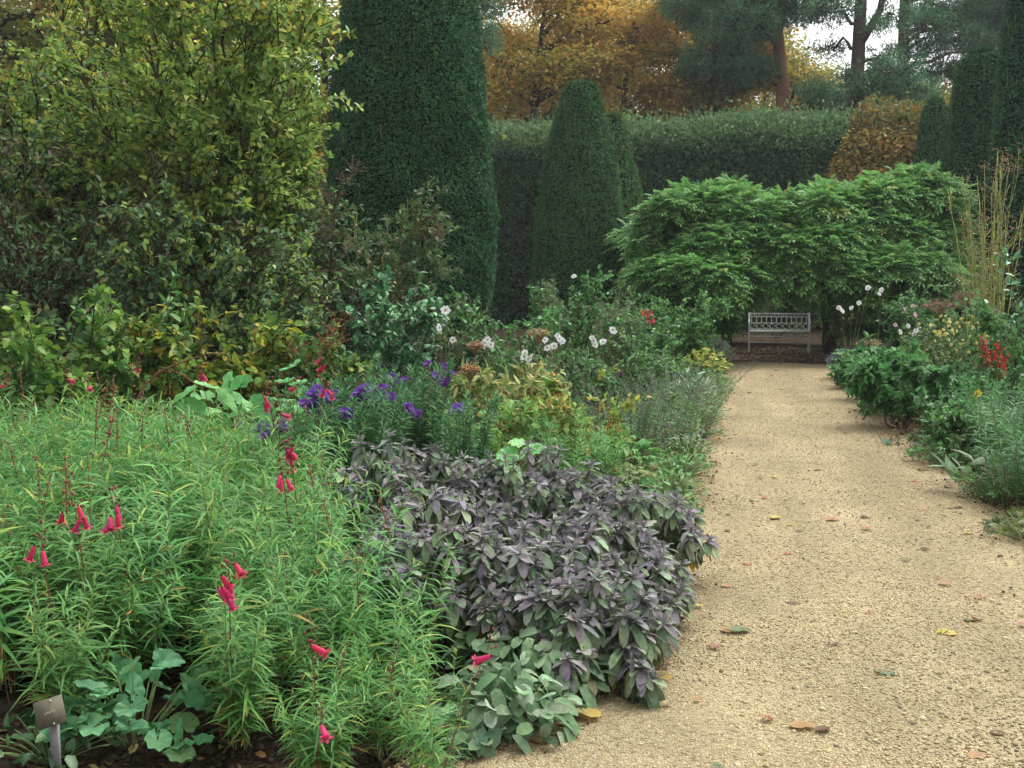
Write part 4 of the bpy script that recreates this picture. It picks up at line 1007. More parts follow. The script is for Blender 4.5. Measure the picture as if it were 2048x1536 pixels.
shrub('lilac_shrub', 'brownish twiggy shrub leaning across the yew foot', 'shrub', 600, 12.2, 2.9, 1.1, DK + [((104, 92, 76), 1.4)], 606, n1=14, n2=26, per=8, L=.08, W=.05, l2=.5, r1=.02, group=GL, tips=([((112, 90, 80), 1)], .08, 8))
shrub('rose_bush', 'tall sparse rose with mossy yellow branches before the yew', 'rose', 735, 12.8, 3.4, 1.05, [((84, 112, 66), 3), ((70, 98, 58), 2), ((98, 110, 80), 1)], 607, n1=12, n2=24, per=12, L=.085, W=.055, l2=.55, r1=.02, group='roses in the left border', bark=[((122, 116, 66), 2), ((104, 100, 74), 2)], crook=.09, tips=([((112, 84, 84), 2), ((96, 76, 70), 1)], .08, 9))
shrub('rose_bush', 'leafy blue green rose with pale anemones below it', 'rose', 760, 11.5, 1.95, 1.0, [((84, 138, 88), 3), ((68, 118, 74), 3), ((102, 152, 100), 1.4), ((96, 92, 84), .4)], 608, n1=10, n2=22, per=7, L=.1, W=.06, l2=.4, r1=.016, group='roses in the left border', open_=.1, bark=[((90, 92, 70), 1), ((76, 70, 56), 1)], mat=M_GLOSS)
shrub('rose_bush', 'light green bush with round leaves at the left edge', 'rose', 105, 8.8, 1.8, .8, [((110, 150, 62), 3), ((92, 134, 58), 3), ((126, 164, 76), 1.4), ((72, 112, 52), 2)], 609, n1=10, n2=20, per=6, L=.11, W=.08, l2=.5, r1=.013, group='roses in the left border')
shrub('rose_bush', 'yellowing green bush right of the light green bush', 'rose', 400, 9.6, 1.85, .9, [((132, 148, 54), 3), ((106, 138, 58), 3), ((176, 160, 62), 1.5), ((84, 118, 54), 2)], 610, n1=11, n2=20, per=6, L=.105, W=.07, l2=.48, r1=.013, group='roses in the left border', bark=[((110, 60, 48), 1), ((84, 70, 44), 1)])
shrub('rose_bush', 'green bush between the light green and yellowing bushes', 'rose', 265, 9.3, 1.7, .65, [((96, 138, 66), 3), ((78, 120, 60), 2), ((140, 146, 60), .8)], 611, n1=9, n2=18, per=6, L=.1, W=.065, l2=.5, r1=.012, group='roses in the left border')
shrub('rose_bush', 'low green bush with rusty seed spikes under the blue green rose', 'rose', 650, 10.0, 1.15, .6, [((96, 132, 64), 3), ((80, 116, 62), 2), ((124, 140, 62), 1)], 613, n1=9, n2=18, per=6, L=.09, W=.058, l2=.5, r1=.012, group='roses in the left border', tips=([((134, 86, 56), 1)], .09, 9))
shrub('rose_bush', 'dark shaded bush behind the light green bush', 'rose', 200, 10.4, 1.9, 1.1, DK, 614, n1=12, n2=20, per=6, L=.09, W=.06, l2=.45, r1=.014, group='roses in the left border')
shrub('rose_bush', 'dark bush in the shade at the foot of the tall shrubs', 'rose', 520, 11.0, 1.5, .9, DK + YG[:1], 615, n1=12, n2=18, per=6, L=.09, W=.06, l2=.45, r1=.014, group='roses in the left border')
shrub('rose_bush', 'green bush cut off by the left edge', 'rose', -60, 8.0, 1.25, .6, [((86, 124, 56), 3), ((70, 106, 52), 2)], 616, n1=9, n2=18, per=6, L=.095, W=.065, l2=.5, r1=.012, group='roses in the left border')
# big pale hollyhock leaves
HOL = [((124, 186, 116), 3), ((108, 170, 104), 2), ((140, 196, 128), 1)]
for px, d, lab, s in ((375, 8.5, 'hollyhock with one large pale leaf under the arching stem', 1), (480, 8.4, 'hollyhock with large pale leaves left of the asters', 2), (570, 8.7, 'tallest hollyhock leaves, pale green beside the pink bells', 3)):
    mound('hollyhock_plant', lab, 'plant', px, d, .3, .78 if s < 3 else .95, 13, .26, .25, HOL, 470 + s, tpl='lobed', droop=.25, up=.35, flat=.55, group='hollyhocks in the left border')
def bramble():
    p = foot(255, 8.1); o = thing('bramble_stem', 'bare arching reddish stem above the penstemons', 'stem', p)
    pts = np.array([at(x, y, 8.1) - p for x, y in ((252, 900), (262, 830), (285, 775), (320, 742), (370, 722), (420, 706), (450, 708))])
    q = np.array([at(x, y, 8.1) - p for x, y in ((318, 743), (345, 742), (370, 752), (395, 772))])
    b = MB(); b.tubes(np.concatenate([[pts[0] * [1, 1, 0]], pts])[None], np.linspace(.011, .005, 8)[None], lin(110, 76, 56), 6); b.tubes(q[None], .005, lin(120, 66, 50), 5); b.build('cane', M_STEM, o)
    b = MB(); r = rs(3); k = 14; P, T = along(pts[None], np.zeros(k, int), r.uniform(.5, 1, k)); b.leaves(P, r.normal(0, 1, (k, 3)), np.array([0, 0, 1.]), .05, .03, pick(r, k, [((110, 120, 60), 1)]), 'oval', .2); b.build('foliage', M_LEAF, o)
bramble()

# ------------------------------------------------------------------ middle of the left border
FRESH = [((92, 144, 76), 3), ((76, 126, 68), 3), ((112, 160, 88), 1.4), ((60, 104, 58), 1.4)]
GREY = [((98, 124, 88), 3), ((112, 136, 96), 2), ((84, 108, 74), 2)]
GM = 'roses around the yew foot'
W_ = FL_WHITE
shrub('rose_bush', 'loose rose with reddish top leaf right of the tallest yew', 'rose', 1020, 13, 2.05, .8, FRESH + GREY[:1], 620, n1=9, n2=16, per=6, L=.09, W=.055, l2=.5, r1=.014, group=GM, bark=[((90, 84, 60), 1)])
shrub('willow_shrub', 'fine-leaved olive green shrub before the mid-sized yew cone', 'shrub', 1165, 15, 1.75, 1.0, GREY + [((110, 132, 78), 2)], 621, n1=16, n2=22, per=10, L=.08, W=.02, l2=.45, r1=.01, group=GM, up=.9, bark=[((110, 112, 76), 1)])
shrub('rose_bush', 'rose with a single white bloom before the mid-sized yew cone', 'rose', 1140, 14.2, 1.9, .8, FRESH, 622, n1=8, n2=16, per=6, L=.085, W=.055, l2=.5, r1=.012, group=GM, flowers=[(1148, 553, W_, 1.1)])
shrub('rose_bush', 'green rose at the foot of the olive yew cone', 'rose', 1235, 16, 1.75, .8, FRESH + GREY, 623, n1=9, n2=16, per=7, L=.085, W=.05, l2=.5, r1=.012, group=GM)
shrub('rose_bush', 'dense green rose leaning on the left flank of the bower', 'rose', 1370, 17.5, 1.55, .8, FRESH, 624, n1=10, n2=18, per=8, L=.085, W=.055, l2=.5, r1=.012, group=GM)
shrub('rose_bush', 'green rose with red blooms left of the bower', 'rose', 1300, 15, 1.25, .6, FRESH + GREY[:1], 625, n1=9, n2=18, per=7, L=.08, W=.05, l2=.5, r1=.011, group=GM, flowers=[(1288, 628, FL_RED, 1), (1296, 634, FL_RED, 1.1), (1304, 640, FL_RED, 1), (1300, 625, FL_RED, .9), (1322, 672, FL_RED, .6)])
shrub('rose_bush', 'bare-stemmed bush in the dark gap at the tallest yew foot', 'rose', 860, 14.5, 1.5, .7, [((76, 104, 60), 2), ((96, 96, 64), 1)], 626, n1=11, n2=12, per=3, L=.08, W=.05, l2=.5, r1=.011, group=GM, bark=[((120, 116, 92), 1)])
shrub('rose_bush', 'green filler bush behind the white anemones', 'rose', 1090, 11.5, 1.0, .7, GREY + FRESH[:2], 627, n1=10, n2=16, per=7, L=.07, W=.035, l2=.5, r1=.01, group=GM)
shrub('rose_bush', 'soft green bush right of the white anemones', 'rose', 1270, 12.5, .95, .7, FRESH + GREY[:1], 628, n1=10, n2=18, per=8, L=.07, W=.035, l2=.5, r1=.01, group=GM)
PEO = [((168, 168, 104), 2.2), ((132, 152, 82), 2.6), ((180, 156, 106), .8), ((104, 136, 76), 2.6)]
GP = 'yellowing peonies in the border'
shrub('peony_bush', 'yellow and peach leaved peony left of the white anemones', 'peony', 985, 9.6, 1.0, .5, PEO, 630, n1=9, n2=12, per=6, L=.12, W=.05, l2=.5, r1=.008, group=GP, droop=.5, bark=[((130, 90, 60), 1)])
shrub('peony_bush', 'yellowing peony under the dry flat flower head', 'peony', 1060, 10.6, .85, .45, PEO[:3], 631, n1=8, n2=12, per=6, L=.1, W=.045, l2=.5, r1=.008, group=GP, droop=.5, bark=[((130, 90, 60), 1)])
shrub('peony_bush', 'tall thin-stemmed yellow green peony before the catmint', 'peony', 1175, 8.6, 1.0, .42, [((136, 160, 76), 3), ((168, 168, 84), 2), ((196, 154, 74), 1), ((104, 142, 70), 2)], 632, n1=11, n2=10, per=5, L=.08, W=.04, l2=.5, r1=.006, group=GP, open_=.05, bark=[((124, 76, 58), 1), ((112, 104, 60), 1)])
shrub('peony_bush', 'pale green thin-stemmed peony behind the sage', 'peony', 990, 8.0, .82, .45, [((124, 164, 82), 3), ((104, 146, 74), 2), ((160, 166, 80), 1)], 633, n1=11, n2=10, per=5, L=.085, W=.045, l2=.5, r1=.006, group=GP, bark=[((112, 96, 60), 1)])
mound('lady_mantle_plant', 'large round pale green leaf behind the sage top', 'plant', 1045, 7.5, .2, .42, 9, .17, .18, HOL, 640, tpl='lobed', droop=.1, flat=.7)
def fernplant(name, label, px, d, H, R, n, seed, pal, L=.075, W=.009, group=None):
    r = rs(seed); o = thing(name, label, 'plant', foot(px, d), group)
    w, f, c = stalk_plant(r, n, H, R, .014, L, W, pal, lean=.3, tpl='quad', droop=.2, whorl=3, bare=.05)
    w.build('stem', M_STEM, o); f.build('foliage', M_LEAF, o); return o
fernplant('feathery_plant', 'feathery light green shoots behind the sage', 1125, 7.3, .62, .2, 9, 641, [((120, 172, 96), 3), ((104, 156, 84), 2)])
fernplant('feathery_plant', 'feathery green tuft beside the low ground leaves', 1205, 8.0, .42, .2, 8, 642, [((120, 172, 96), 3), ((104, 156, 84), 2)])
NEP = [((112, 142, 94), 3), ((98, 128, 84), 3), ((126, 150, 108), 1.5), ((124, 114, 124), .7)]
def catmint(label, px, d, H, R, seed, fl=()):
    r = rs(seed); o = thing('catmint_plant', label, 'plant', foot(px, d), 'catmint mounds edging the path')
    w, f, c = stalk_plant(r, 46, H, R * 1.5, .024, .034, .017, NEP, lean=.75, tpl='quad', droop=.2, whorl=2, bare=.15, stem_pal=[((120, 116, 104), 1)], rad=.0022, hvar=.35)
    n = len(c); e = c[:, -1]; d3 = c[:, -1] - c[:, -2]
    k = n * 16; i = np.repeat(np.arange(n), 16)
    P, T = along(c, i, r.uniform(.8, 1, k)); f.leaves(P, rdir(r, k) + T, rdir(r, k), .016, .008, pick(r, k, [((122, 108, 140), 2), ((136, 124, 140), 2), ((108, 112, 100), 1)]), 'quad', .1)
    w.build('stem', M_STEM, o); f.build('foliage', M_FELT, o)
    for fx, fy in fl: place('flower', FL_MAUVE, o, at(fx, fy, d) - foot(px, d), (0, -.7, .6), 1.1)
catmint('catmint mound nearest, with grey mauve stems over the gravel', 1352, 10.0, .66, .5, 650, [(1338, 850), (1380, 878), (1336, 856)])
catmint('catmint mound behind the yellow green peony', 1265, 9.6, .6, .36, 651)
catmint('catmint mound further back beside the silver leaves', 1350, 11.6, .62, .46, 652, [(1308, 776), (1382, 765)])
SIL = [((150, 170, 146), 3), ((132, 156, 128), 2), ((164, 180, 160), 1)]
mound('lambs_ear_plant', 'silvery leaf clump at the path edge behind the catmint', 'plant', 1372, 13.2, .4, .42, 130, .15, .055, SIL, 653, mat=M_FELT)
mound('lady_mantle_plant', 'yellow green leaf clump at the path edge near the bower', 'plant', 1412, 16.6, .42, .48, 170, .1, .09, [((150, 164, 70), 3), ((170, 172, 84), 2), ((124, 146, 66), 2)], 654, tpl='quad')
def lavender(label, px, d, R, H, seed, pal):
    r = rs(seed); o = thing('lavender_bush', label, 'bush', foot(px, d), 'grey bushes flanking the path end')
    n = 150; a = r.uniform(0, 6.28, n); q = np.sqrt(r.random(n)); E = np.stack([R * q * np.cos(a), R * q * np.sin(a), H * np.sqrt(1 - .8 * q * q)], 1)
    c = bez(E * [.2, .2, 0], E * [.8, .8, .6], E, 6); w = MB(); w.tubes(c, .0035, lin(110, 108, 90), 3); w.build('stem', M_STEM, o)
    P, D = leaf_on(r, c, 26, .35, .55, -.4); f = MB(); k = len(P); f.leaves(P, D, rdir(r, k), .07 * r.uniform(.6, 1.1, k), .014, pick(r, k, pal, .12), 'quad', .1); f.build('foliage', M_FELT, o)
lavender('grey green lavender left of the path before the bower', 1425, 18.3, .42, .55, 655, [((116, 134, 114), 3), ((100, 120, 100), 2), ((130, 146, 130), 1)])
lavender('purple grey lavender right of the path before the bower', 1703, 16.5, .36, .5, 656, [((112, 120, 124), 3), ((100, 106, 118), 2), ((122, 130, 122), 1)])
mound('geranium_plant', 'bright low green leaves at the path edge behind the sage', 'plant', 1255, 8.9, .36, .26, 150, .08, .07, FRESH[:1] + [((104, 160, 80), 3), ((120, 172, 90), 1)], 660, tpl='palm')
mound('geranium_plant', 'pale low leaf clump touching the gravel behind the sage', 'plant', 1235, 8.0, .34, .16, 120, .07, .06, [((130, 150, 96), 3), ((108, 140, 82), 3), ((160, 156, 90), 1)], 661, tpl='palm')
mound('geranium_plant', 'green leaf clump before the silver leaf clump', 'plant', 1330, 13.8, .45, .4, 160, .08, .06, FRESH, 662, tpl='palm')
mound('geranium_plant', 'green leaf clump behind the silver leaf clump', 'plant', 1340, 15.6, .5, .5, 190, .085, .06, FRESH, 663, tpl='palm')
mound('geranium_plant', 'green leaf clump left of the nearest catmint', 'plant', 1130, 9.2, .5, .42, 180, .085, .06, FRESH + GREY[:1], 664, tpl='palm')
# anemones
def anemone(label, px, d, flowers, seed, me=FL_WHITE, group='white anemones in the left border', leafy=True, sc=1.0):
    r = rs(seed); base = foot(px, d); o = thing('anemone_plant', label, 'flower', base, group)
    E = np.array([at(x, y, d) - base for x, y in flowers]); n = len(E)
    j = bez(E * [.5, .5, .55], E * [.8, .8, .8], E - [0, 0, .01], 6); s = MB(); s.tubes(bez(E * [.1, .1, 0], E * [.35, .35, .4], E * [.5, .5, .55], 5), .004, lin(92, 96, 60), 4); s.tubes(j, .003, lin(92, 100, 60), 4)
    k = n * 2; i = r.integers(0, n, k); P, T = along(j, i, r.uniform(.2, .8, k)); B = P + r.normal(0, .06, (k, 3)) + [0, 0, .1]
    s.tubes(bez(P, (P + B) / 2, B, 4), .002, lin(92, 100, 60), 3); s.blobs(B, .011, pick(r, k, [((150, 160, 80), 1)]), 1, .1, r); s.build('stem', M_STEM, o)
    f = MB(); m = 46; a = r.uniform(0, 6.28, m); q = r.uniform(.05, .28, m); P = np.stack([q * np.cos(a), q * np.sin(a), r.uniform(.1, .5, m)], 1); f.leaves(P, rdir(r, m) * [1, 1, .4], np.array([0, 0, 1.]), .12, .1, pick(r, m, FRESH), 'palm', .2); f.build('foliage', M_LEAF, o)
    for e in E: place('flower', me, o, e, (r.normal(0, .4), -.8, .35 + r.normal(0, .25)), r.uniform(.95, 1.25) * sc, r.uniform(0, 6))
anemone('anemone with two large white flowers below the blue green rose', 890, 8.6, [(879, 655), (891, 621)], 701, sc=.95)
anemone('anemone with white flowers left of the dry flat flower head', 975, 11.5, [(975, 680), (982, 690), (970, 686), (906, 680)], 702)
anemone('anemone with low white flowers before the yellow peony', 1052, 10.6, [(1050, 706), (1056, 718), (1048, 714), (1062, 716)], 703)
anemone('anemone with the fullest white cluster right of the dry head', 1112, 11.6, [(1115, 672), (1124, 682), (1108, 692), (1095, 696), (1090, 680), (1119, 678)], 704)
anemone('anemone with white flowers furthest right in the left border', 1200, 12.3, [(1184, 676), (1188, 682), (1206, 684), (1225, 660), (1228, 664), (1190, 690)], 705)
# dry flat heads
def dryhead(label, px, py, d, R, seed, pal=[((158, 140, 100), 2), ((140, 124, 84), 2), ((122, 128, 84), 1)]):
    r = rs(seed); base = foot(px, d); o = thing('sedum_plant', label, 'plant', base, 'sedums with dry flat heads')
    c = at(px, py, d) - base; n = 300; q = (1 + .16 * np.sin(3 * r.uniform(0, 6) + 0)) * np.sqrt(r.random(n)); a = r.uniform(0, 6.28, n)
    P = c + np.stack([R * q * np.cos(a), R * q * np.sin(a), R * .28 * (1 - q * q) * (1 + .5 * np.sin(5 * a)) + r.normal(0, .012, n)], 1)
    s = MB(); s.blobs(P, .007, pick(r, n, pal, .15), 1, .3, r)
    i = r.integers(0, n, 60); s.tubes(bez(np.repeat((c - [0, 0, .12])[None], 60, 0), P[i] * .5 + (c - [0, 0, .06]) * .5, P[i] - [0, 0, .004], 4), .0016, lin(140, 110, 80), 3)
    s.tubes(np.linspace([0, 0, 0], c - [0, 0, .1], 5)[None], .005, lin(120, 96, 70), 5)
    k = 22; s2 = r.uniform(.1, .8, k); Q = s2[:, None] * c; s.build('stem', M_STEM, o)
    f = MB(); f.leaves(Q, rdir(r, k) * [1, 1, .3], np.array([0, 0, 1.]), .07, .035, pick(r, k, FRESH), 'oval', .2); f.build('foliage', M_LEAF, o)
dryhead('dry beige flat flower head among the white anemones', 1077, 668, 10.8, .12, 711)
dryhead('brown dry flower head left of the white anemones', 950, 692, 11, .09, 712, [((150, 116, 92), 1), ((136, 116, 84), 1)])
dryhead('fluffy brown dry head over the yellow peony', 940, 740, 9.0, .08, 713, [((150, 110, 70), 1)])
dryhead('beige dry head before the grey right lavender', 1738, 690, 14.5, .2, 714)
dryhead('flat olive brown head low at the right path edge', 1745, 722, 14.0, .2, 715, [((128, 118, 72), 1)])
dryhead('reddish brown dry heads over the cream flowers', 1880, 612, 13, .22, 716, [((142, 112, 92), 1), ((120, 104, 76), 1)])
dryhead('dull brown dry heads beside the tall yellow stems', 1930, 596, 13.5, .2, 717, [((132, 104, 84), 1), ((116, 110, 76), 1)])

# ------------------------------------------------------------------ right border
GRB = 'bushes in the right border'
DEEP = [((88, 132, 76), 3), ((74, 116, 68), 3), ((106, 148, 88), 1.4)]
shrub('peony_bush', 'broad-leaved green tree peony spilling on to the path', 'peony', 1805, 11.0, .95, .55, DEEP + FRESH[:1], 801, n1=12, n2=16, per=6, L=.13, W=.12, tpl='palm', l2=.5, r1=.01, group=GRB, droop=.4)
shrub('peony_bush', 'smaller dark leaved tree peony further along the right edge', 'peony', 1765, 13.6, .85, .5, DEEP, 802, n1=11, n2=16, per=6, L=.12, W=.11, tpl='palm', l2=.5, r1=.01, group=GRB, droop=.4)
r = rs(88)
cream = [(x, y, FL_CREAM, r.uniform(.9, 1.7)) for x, y in zip(r.normal(1925, 52, 46), r.normal(675, 26, 46)) if 1830 < x < 2046]
cream2 = [(x, y, FL_CREAM, r.uniform(.9, 1.6)) for x, y in zip(r.normal(1905, 34, 26), r.normal(650, 16, 26))]
shrub('potentilla_bush', 'bush dotted with small cream flowers left of the red bells', 'bush', 1925, 12, 1.1, .72, [((96, 124, 70), 3), ((80, 108, 62), 2), ((112, 130, 80), 1)], 803, n1=14, n2=22, per=9, L=.05, W=.024, l2=.45, r1=.009, group=GRB, flowers=cream)
shrub('potentilla_bush', 'cream flowered bush behind the first, nearer the bower', 'bush', 1880, 14, 1.15, .7, DEEP + GREY[:1], 804, n1=12, n2=20, per=9, L=.05, W=.026, l2=.45, r1=.009, group=GRB, flowers=cream2)
shrub('rose_bush', 'dull green bush at the feet of the tall yellow stems', 'rose', 1990, 14.5, 1.95, .85, [((92, 112, 60), 3), ((76, 100, 58), 2), ((116, 120, 70), 1)], 805, n1=12, n2=20, per=8, L=.07, W=.04, l2=.48, r1=.011, group=GRB)
shrub('rose_bush', 'green bush between the bower and tall yellow stems', 'rose', 1870, 16.5, 1.7, .8, DEEP, 806, n1=12, n2=20, per=8, L=.08, W=.05, l2=.48, r1=.011, group=GRB)
shrub('rose_bush', 'tall rose with blue green leaves at the right edge', 'rose', 2095, 10.8, 2.75, .5, [((100, 150, 106), 3), ((84, 134, 92), 2)], 807, n1=6, n2=9, per=5, L=.1, W=.058, l2=.7, r1=.012, group=GRB, mat=M_GLOSS)
shrub('rose_bush', 'dark green bush in the right corner behind the feathery plants', 'rose', 2060, 11.2, 1.4, .8, DEEP + FRESH[:1], 808, n1=12, n2=20, per=8, L=.075, W=.04, l2=.48, r1=.011, group=GRB)
anemone('anemone with white flowers high before the bower', 1705, 16, [(1678, 616), (1684, 622), (1703, 616), (1718, 606), (1736, 576)], 721, FL_WHITE, 'pale anemones in the right border', sc=1.0)
anemone('anemone with one white flower against the bower', 1760, 16.5, [(1763, 580), (1758, 588)], 722, FL_WHITE, 'pale anemones in the right border', sc=1.0)
anemone('anemone with white flowers over the tree peony', 1825, 13, [(1816, 652), (1832, 662), (1838, 658), (1800, 664), (1828, 668)], 723, FL_WHITE, 'pale anemones in the right border', sc=.9)
anemone('anemone with pale pink flowers beside the cream bush', 1850, 13.8, [(1808, 618), (1825, 612), (1830, 630), (1860, 658), (1790, 650)], 724, FL_PINK, 'pale anemones in the right border', sc=.9)
def tall_stems():
    r = rs(91); base = foot(1990, 13); o = thing('meadow_rue_plant', 'clump of tall thin yellow stems with brown seed tops', 'plant', base)
    n = 36
    T = np.array([at(x, y, 13 + dd) - base for x, y, dd in zip(r.normal(1965, 52, n), r.uniform(290, 520, n), r.normal(0, .35, n))])
    b0 = r.normal(0, .09, (n, 3)) * [1, 1, 0] + (T * [.25, .25, 0]); c = bez(b0, b0 + (T - b0) * [.3, .3, .5], T, 10); c[:, 2:-1] += r.normal(0, .012, (n, 7, 3))
    w = MB(); w.tubes(c, np.linspace(.0075, .0025, 10)[None], pick(r, n, [((158, 162, 84), 3), ((138, 150, 78), 2), ((168, 158, 96), 1)]), 5)
    k = n * 5; i = r.integers(0, n, k); P, D = along(c, i, r.uniform(.5, .97, k)); E = P + unit(D + r.normal(0, .45, (k, 3))) * r.uniform(.12, .4, (k, 1)); c2 = bez(P, (P + E) / 2, E, 4)
    w.tubes(c2, .0026, pick(r, k, [((156, 158, 86), 2), ((140, 126, 80), 1)]), 3); Q = np.repeat(np.concatenate([T[r.random(n) < .5], E[r.random(k) < .25]]), 12, 0); Q = Q + r.normal(0, .05, Q.shape); w.blobs(Q, .01, pick(r, len(Q), [((122, 94, 76), 2), ((140, 112, 84), 1)]), 1, .3, r); w.build('stem', M_STEM, o)
    P, D = leaf_on(r, c, 8, .1, .8, .1); f = MB(); f.leaves(P, D, rdir(r, len(P)), .07, .02, pick(r, len(P), [((120, 140, 66), 2), ((98, 124, 62), 2)]), 'oval', .3); f.build('foliage', M_LEAF, o)
tall_stems()
def red_lobelia():
    r = rs(92); d = 10.6; base = foot(1990, d); o = thing('red_penstemon_plant', 'plant with drooping scarlet flower spikes at right', 'flower', base)
    w, f, c = stalk_plant(r, 10, .62, .3, .03, .08, .02, DEEP, lean=.25, tpl='oval'); f.build('foliage', M_LEAF, o)
    for x, y in ((1964, 682), (1970, 692), (1968, 700), (1978, 706), (1974, 714), (1984, 722), (1996, 690), (2000, 700), (1990, 712), (2006, 722), (2012, 716), (1998, 732), (2010, 738), (2008, 746)):
        place('flower', FL_RED, o, at(x, y, d + r.normal(0, .05)) - base, (0, 0, 1), .58, r.uniform(0, 6))
    E = np.array([at(x, y, d) - base for x, y in ((1962, 678), (1972, 690), (1996, 686), (2006, 712), (2012, 712))]); w.tubes(bez(E * [.2, .2, 0], E * [.5, .5, .6], E, 6), .003, lin(110, 60, 46), 4); w.build('stem', M_STEM, o)
red_lobelia()
for k, (px, d, H, lab) in enumerate(((2030, 8.0, .86, 'bushy green narrow-leaved plant cut by the right edge'), (2000, 8.9, .72, 'bushy green narrow-leaved plant left of the one at the edge'), (2075, 7.2, .7, 'bushy green narrow-leaved plant nearest at the right edge'))):
    r = rs(820 + k); o = thing('goldenrod_plant', lab, 'plant', foot(px, d), 'narrow-leaved plants in the right border')
    w, f, c = stalk_plant(r, 22, H, .5, .024, .1, .012, [((76, 130, 70), 3), ((64, 112, 62), 3), ((92, 146, 80), 1)], lean=.3, droop=.4); w.build('stem', M_STEM, o); f.build('foliage', M_LEAF, o)
for k, (px, d, H, R, lab) in enumerate(((1885, 10.7, .62, .42, 'green bush low between the tree peony and the withered plant'), (1905, 9.7, .6, .42, 'green bush left of the yellow flower'), (1760, 12.4, .5, .36, 'green bush at the gravel edge behind the tree peony'),
    (1700, 15.2, .42, .34, 'low green bush beside the purple grey lavender'), (1960, 9.0, .5, .36, 'green bush just above the silvery broad leaves'), (1830, 11.8, .8, .5, 'green bush behind the tree peony'), (1945, 10.8, .85, .5, 'green bush under the scarlet flowers'))):
    shrub('geranium_bush', lab, 'bush', px, d, H, R, FRESH + DEEP + GREY[:1], 870 + k, n1=12, n2=18, per=8, L=.065, W=.042, l2=.55, r1=.006, group=GRB, up=.25)
mound('evening_primrose_plant', 'leafy plant with one bright yellow flower at right', 'plant', 1950, 9.4, .36, .5, 130, .1, .035, DEEP + FRESH[:1], 830, flowers=[(1956, 788, FL_YELLOW, 1.15), (1951, 793, FL_YELLOW, .8)])
mound('geranium_plant', 'green leaf clump under the yellow flower at right', 'plant', 1925, 8.8, .4, .3, 130, .075, .06, FRESH[:2] + DEEP, 831, tpl='palm')
mound('geranium_plant', 'low green leaf clump along the right path edge', 'plant', 1900, 9.6, .34, .26, 120, .075, .06, DEEP + FRESH[:1], 832, tpl='palm')
mound('geranium_plant', 'green leaf clump in the right corner behind the silver leaves', 'plant', 2030, 7.4, .36, .34, 120, .08, .06, DEEP + FRESH[:1], 833, tpl='palm')
mound('geranium_plant', 'low olive leaf clump at the bottom of the right edge', 'plant', 2085, 6.3, .3, .16, 100, .07, .055, [((96, 112, 60), 3), ((120, 124, 66), 1), ((70, 92, 50), 2)], 834, tpl='palm')
mound('lambs_ear_plant', 'silvery broad leaves standing at the right path edge', 'plant', 1962, 7.7, .22, .27, 17, .24, .1, SIL, 835, mat=M_FELT, up=.5, droop=.25)
mound('lambs_ear_plant', 'single flat grey leaf rosette on the right gravel edge', 'plant', 1803, 9.9, .07, .05, 4, .13, .07, SIL[1:2] + [((110, 136, 128), 1)], 836, mat=M_FELT, up=.1)
for k, (px, py, R, H, pal, lab) in enumerate((
    (1772, 812, .3, .3, DEEP, 'green leaf clump at the right gravel edge below the smaller tree peony'),
    (1815, 862, .26, .22, DEEP + GREY[:1], 'green leaf clump at the right gravel edge under the tree peony'),
    (1872, 905, .22, .2, FRESH + DEEP, 'green leaf clump at the right gravel edge before the withered plant'),
    (1905, 930, .2, .16, [((120, 128, 74), 2), ((84, 104, 58), 2), ((110, 84, 58), 1)], 'olive and brown leaf clump behind the silvery broad leaves'),
    (2005, 1000, .22, .15, DEEP + [((110, 84, 58), 1)], 'dark low leaf clump right of the silvery broad leaves'),
    (2040, 1045, .2, .12, [((96, 112, 60), 3), ((120, 100, 62), 1.4), ((70, 92, 50), 2)], 'low brown and green leaf clump at the right picture edge'))):
    g = ground(px, py); g[0] = max(g[0] + R * .6, PX1 + R * .7)
    mound('geranium_plant', lab, 'plant', px, 0, R, H, 110, .065, .05, pal, 860 + k, tpl='palm', loc=g)
for k, (y, R, H, pal, lab) in enumerate((
    (7.0, .26, .14, GREY + FRESH, 'low green edging tuft touching the gravel just behind the sage'),
    (7.7, .26, .18, FRESH + [((150, 150, 90), .6)], 'low yellowish edging tuft between the sage and the bright ground leaves'),
    (8.5, .28, .2, FRESH, 'low green edging tuft spilling over the gravel before the catmint'),
    (9.3, .3, .22, NEP, 'grey green edging tuft at the foot of the nearest catmint'),
    (10.4, .3, .26, NEP, 'grey green edging tuft leaning out beside the nearest catmint'),
    (11.5, .3, .28, NEP + FRESH[:1], 'grey green edging tuft between the catmints and the silver leaves'),
    (12.6, .3, .26, SIL + FRESH[:1], 'silvery edging tuft just before the silver leaf clump'),
    (14.2, .34, .3, FRESH + GREY, 'green edging tuft just beyond the silver leaf clump'),
    (15.4, .34, .3, FRESH + [((160, 166, 84), 2)], 'yellow green edging tuft before the yellow green leaf clump'))):
    mound('edging_plant', lab, 'plant', 0, 0, R, H, 150, .055, .035, pal, 900 + k, loc=(PX0 - .1, y), ry=.5, droop=.3)
def dry_plant(label, px, d, seed):
    r = rs(seed); o = thing('dead_plant', label, 'plant', foot(px, d), 'withered plants along the right edge')
    w, f, c = stalk_plant(r, 22, .34, .6, .05, .035, .02, [((84, 64, 48), 2), ((104, 84, 58), 1)], lean=.9, tpl='quad', stem_pal=[((86, 62, 46), 1)], rad=.002)
    w.blobs(c[:, -1], .012, pick(r, len(c), [((76, 54, 42), 1)]), 1, .3, r); w.build('stem', M_STEM, o); f.build('foliage', M_LEAF, o)
dry_plant('withered dark brown seed plant at the right path edge', 1828, 9.9, 840)
dry_plant('withered brown plant behind the silvery broad leaves', 1895, 9.0, 841)
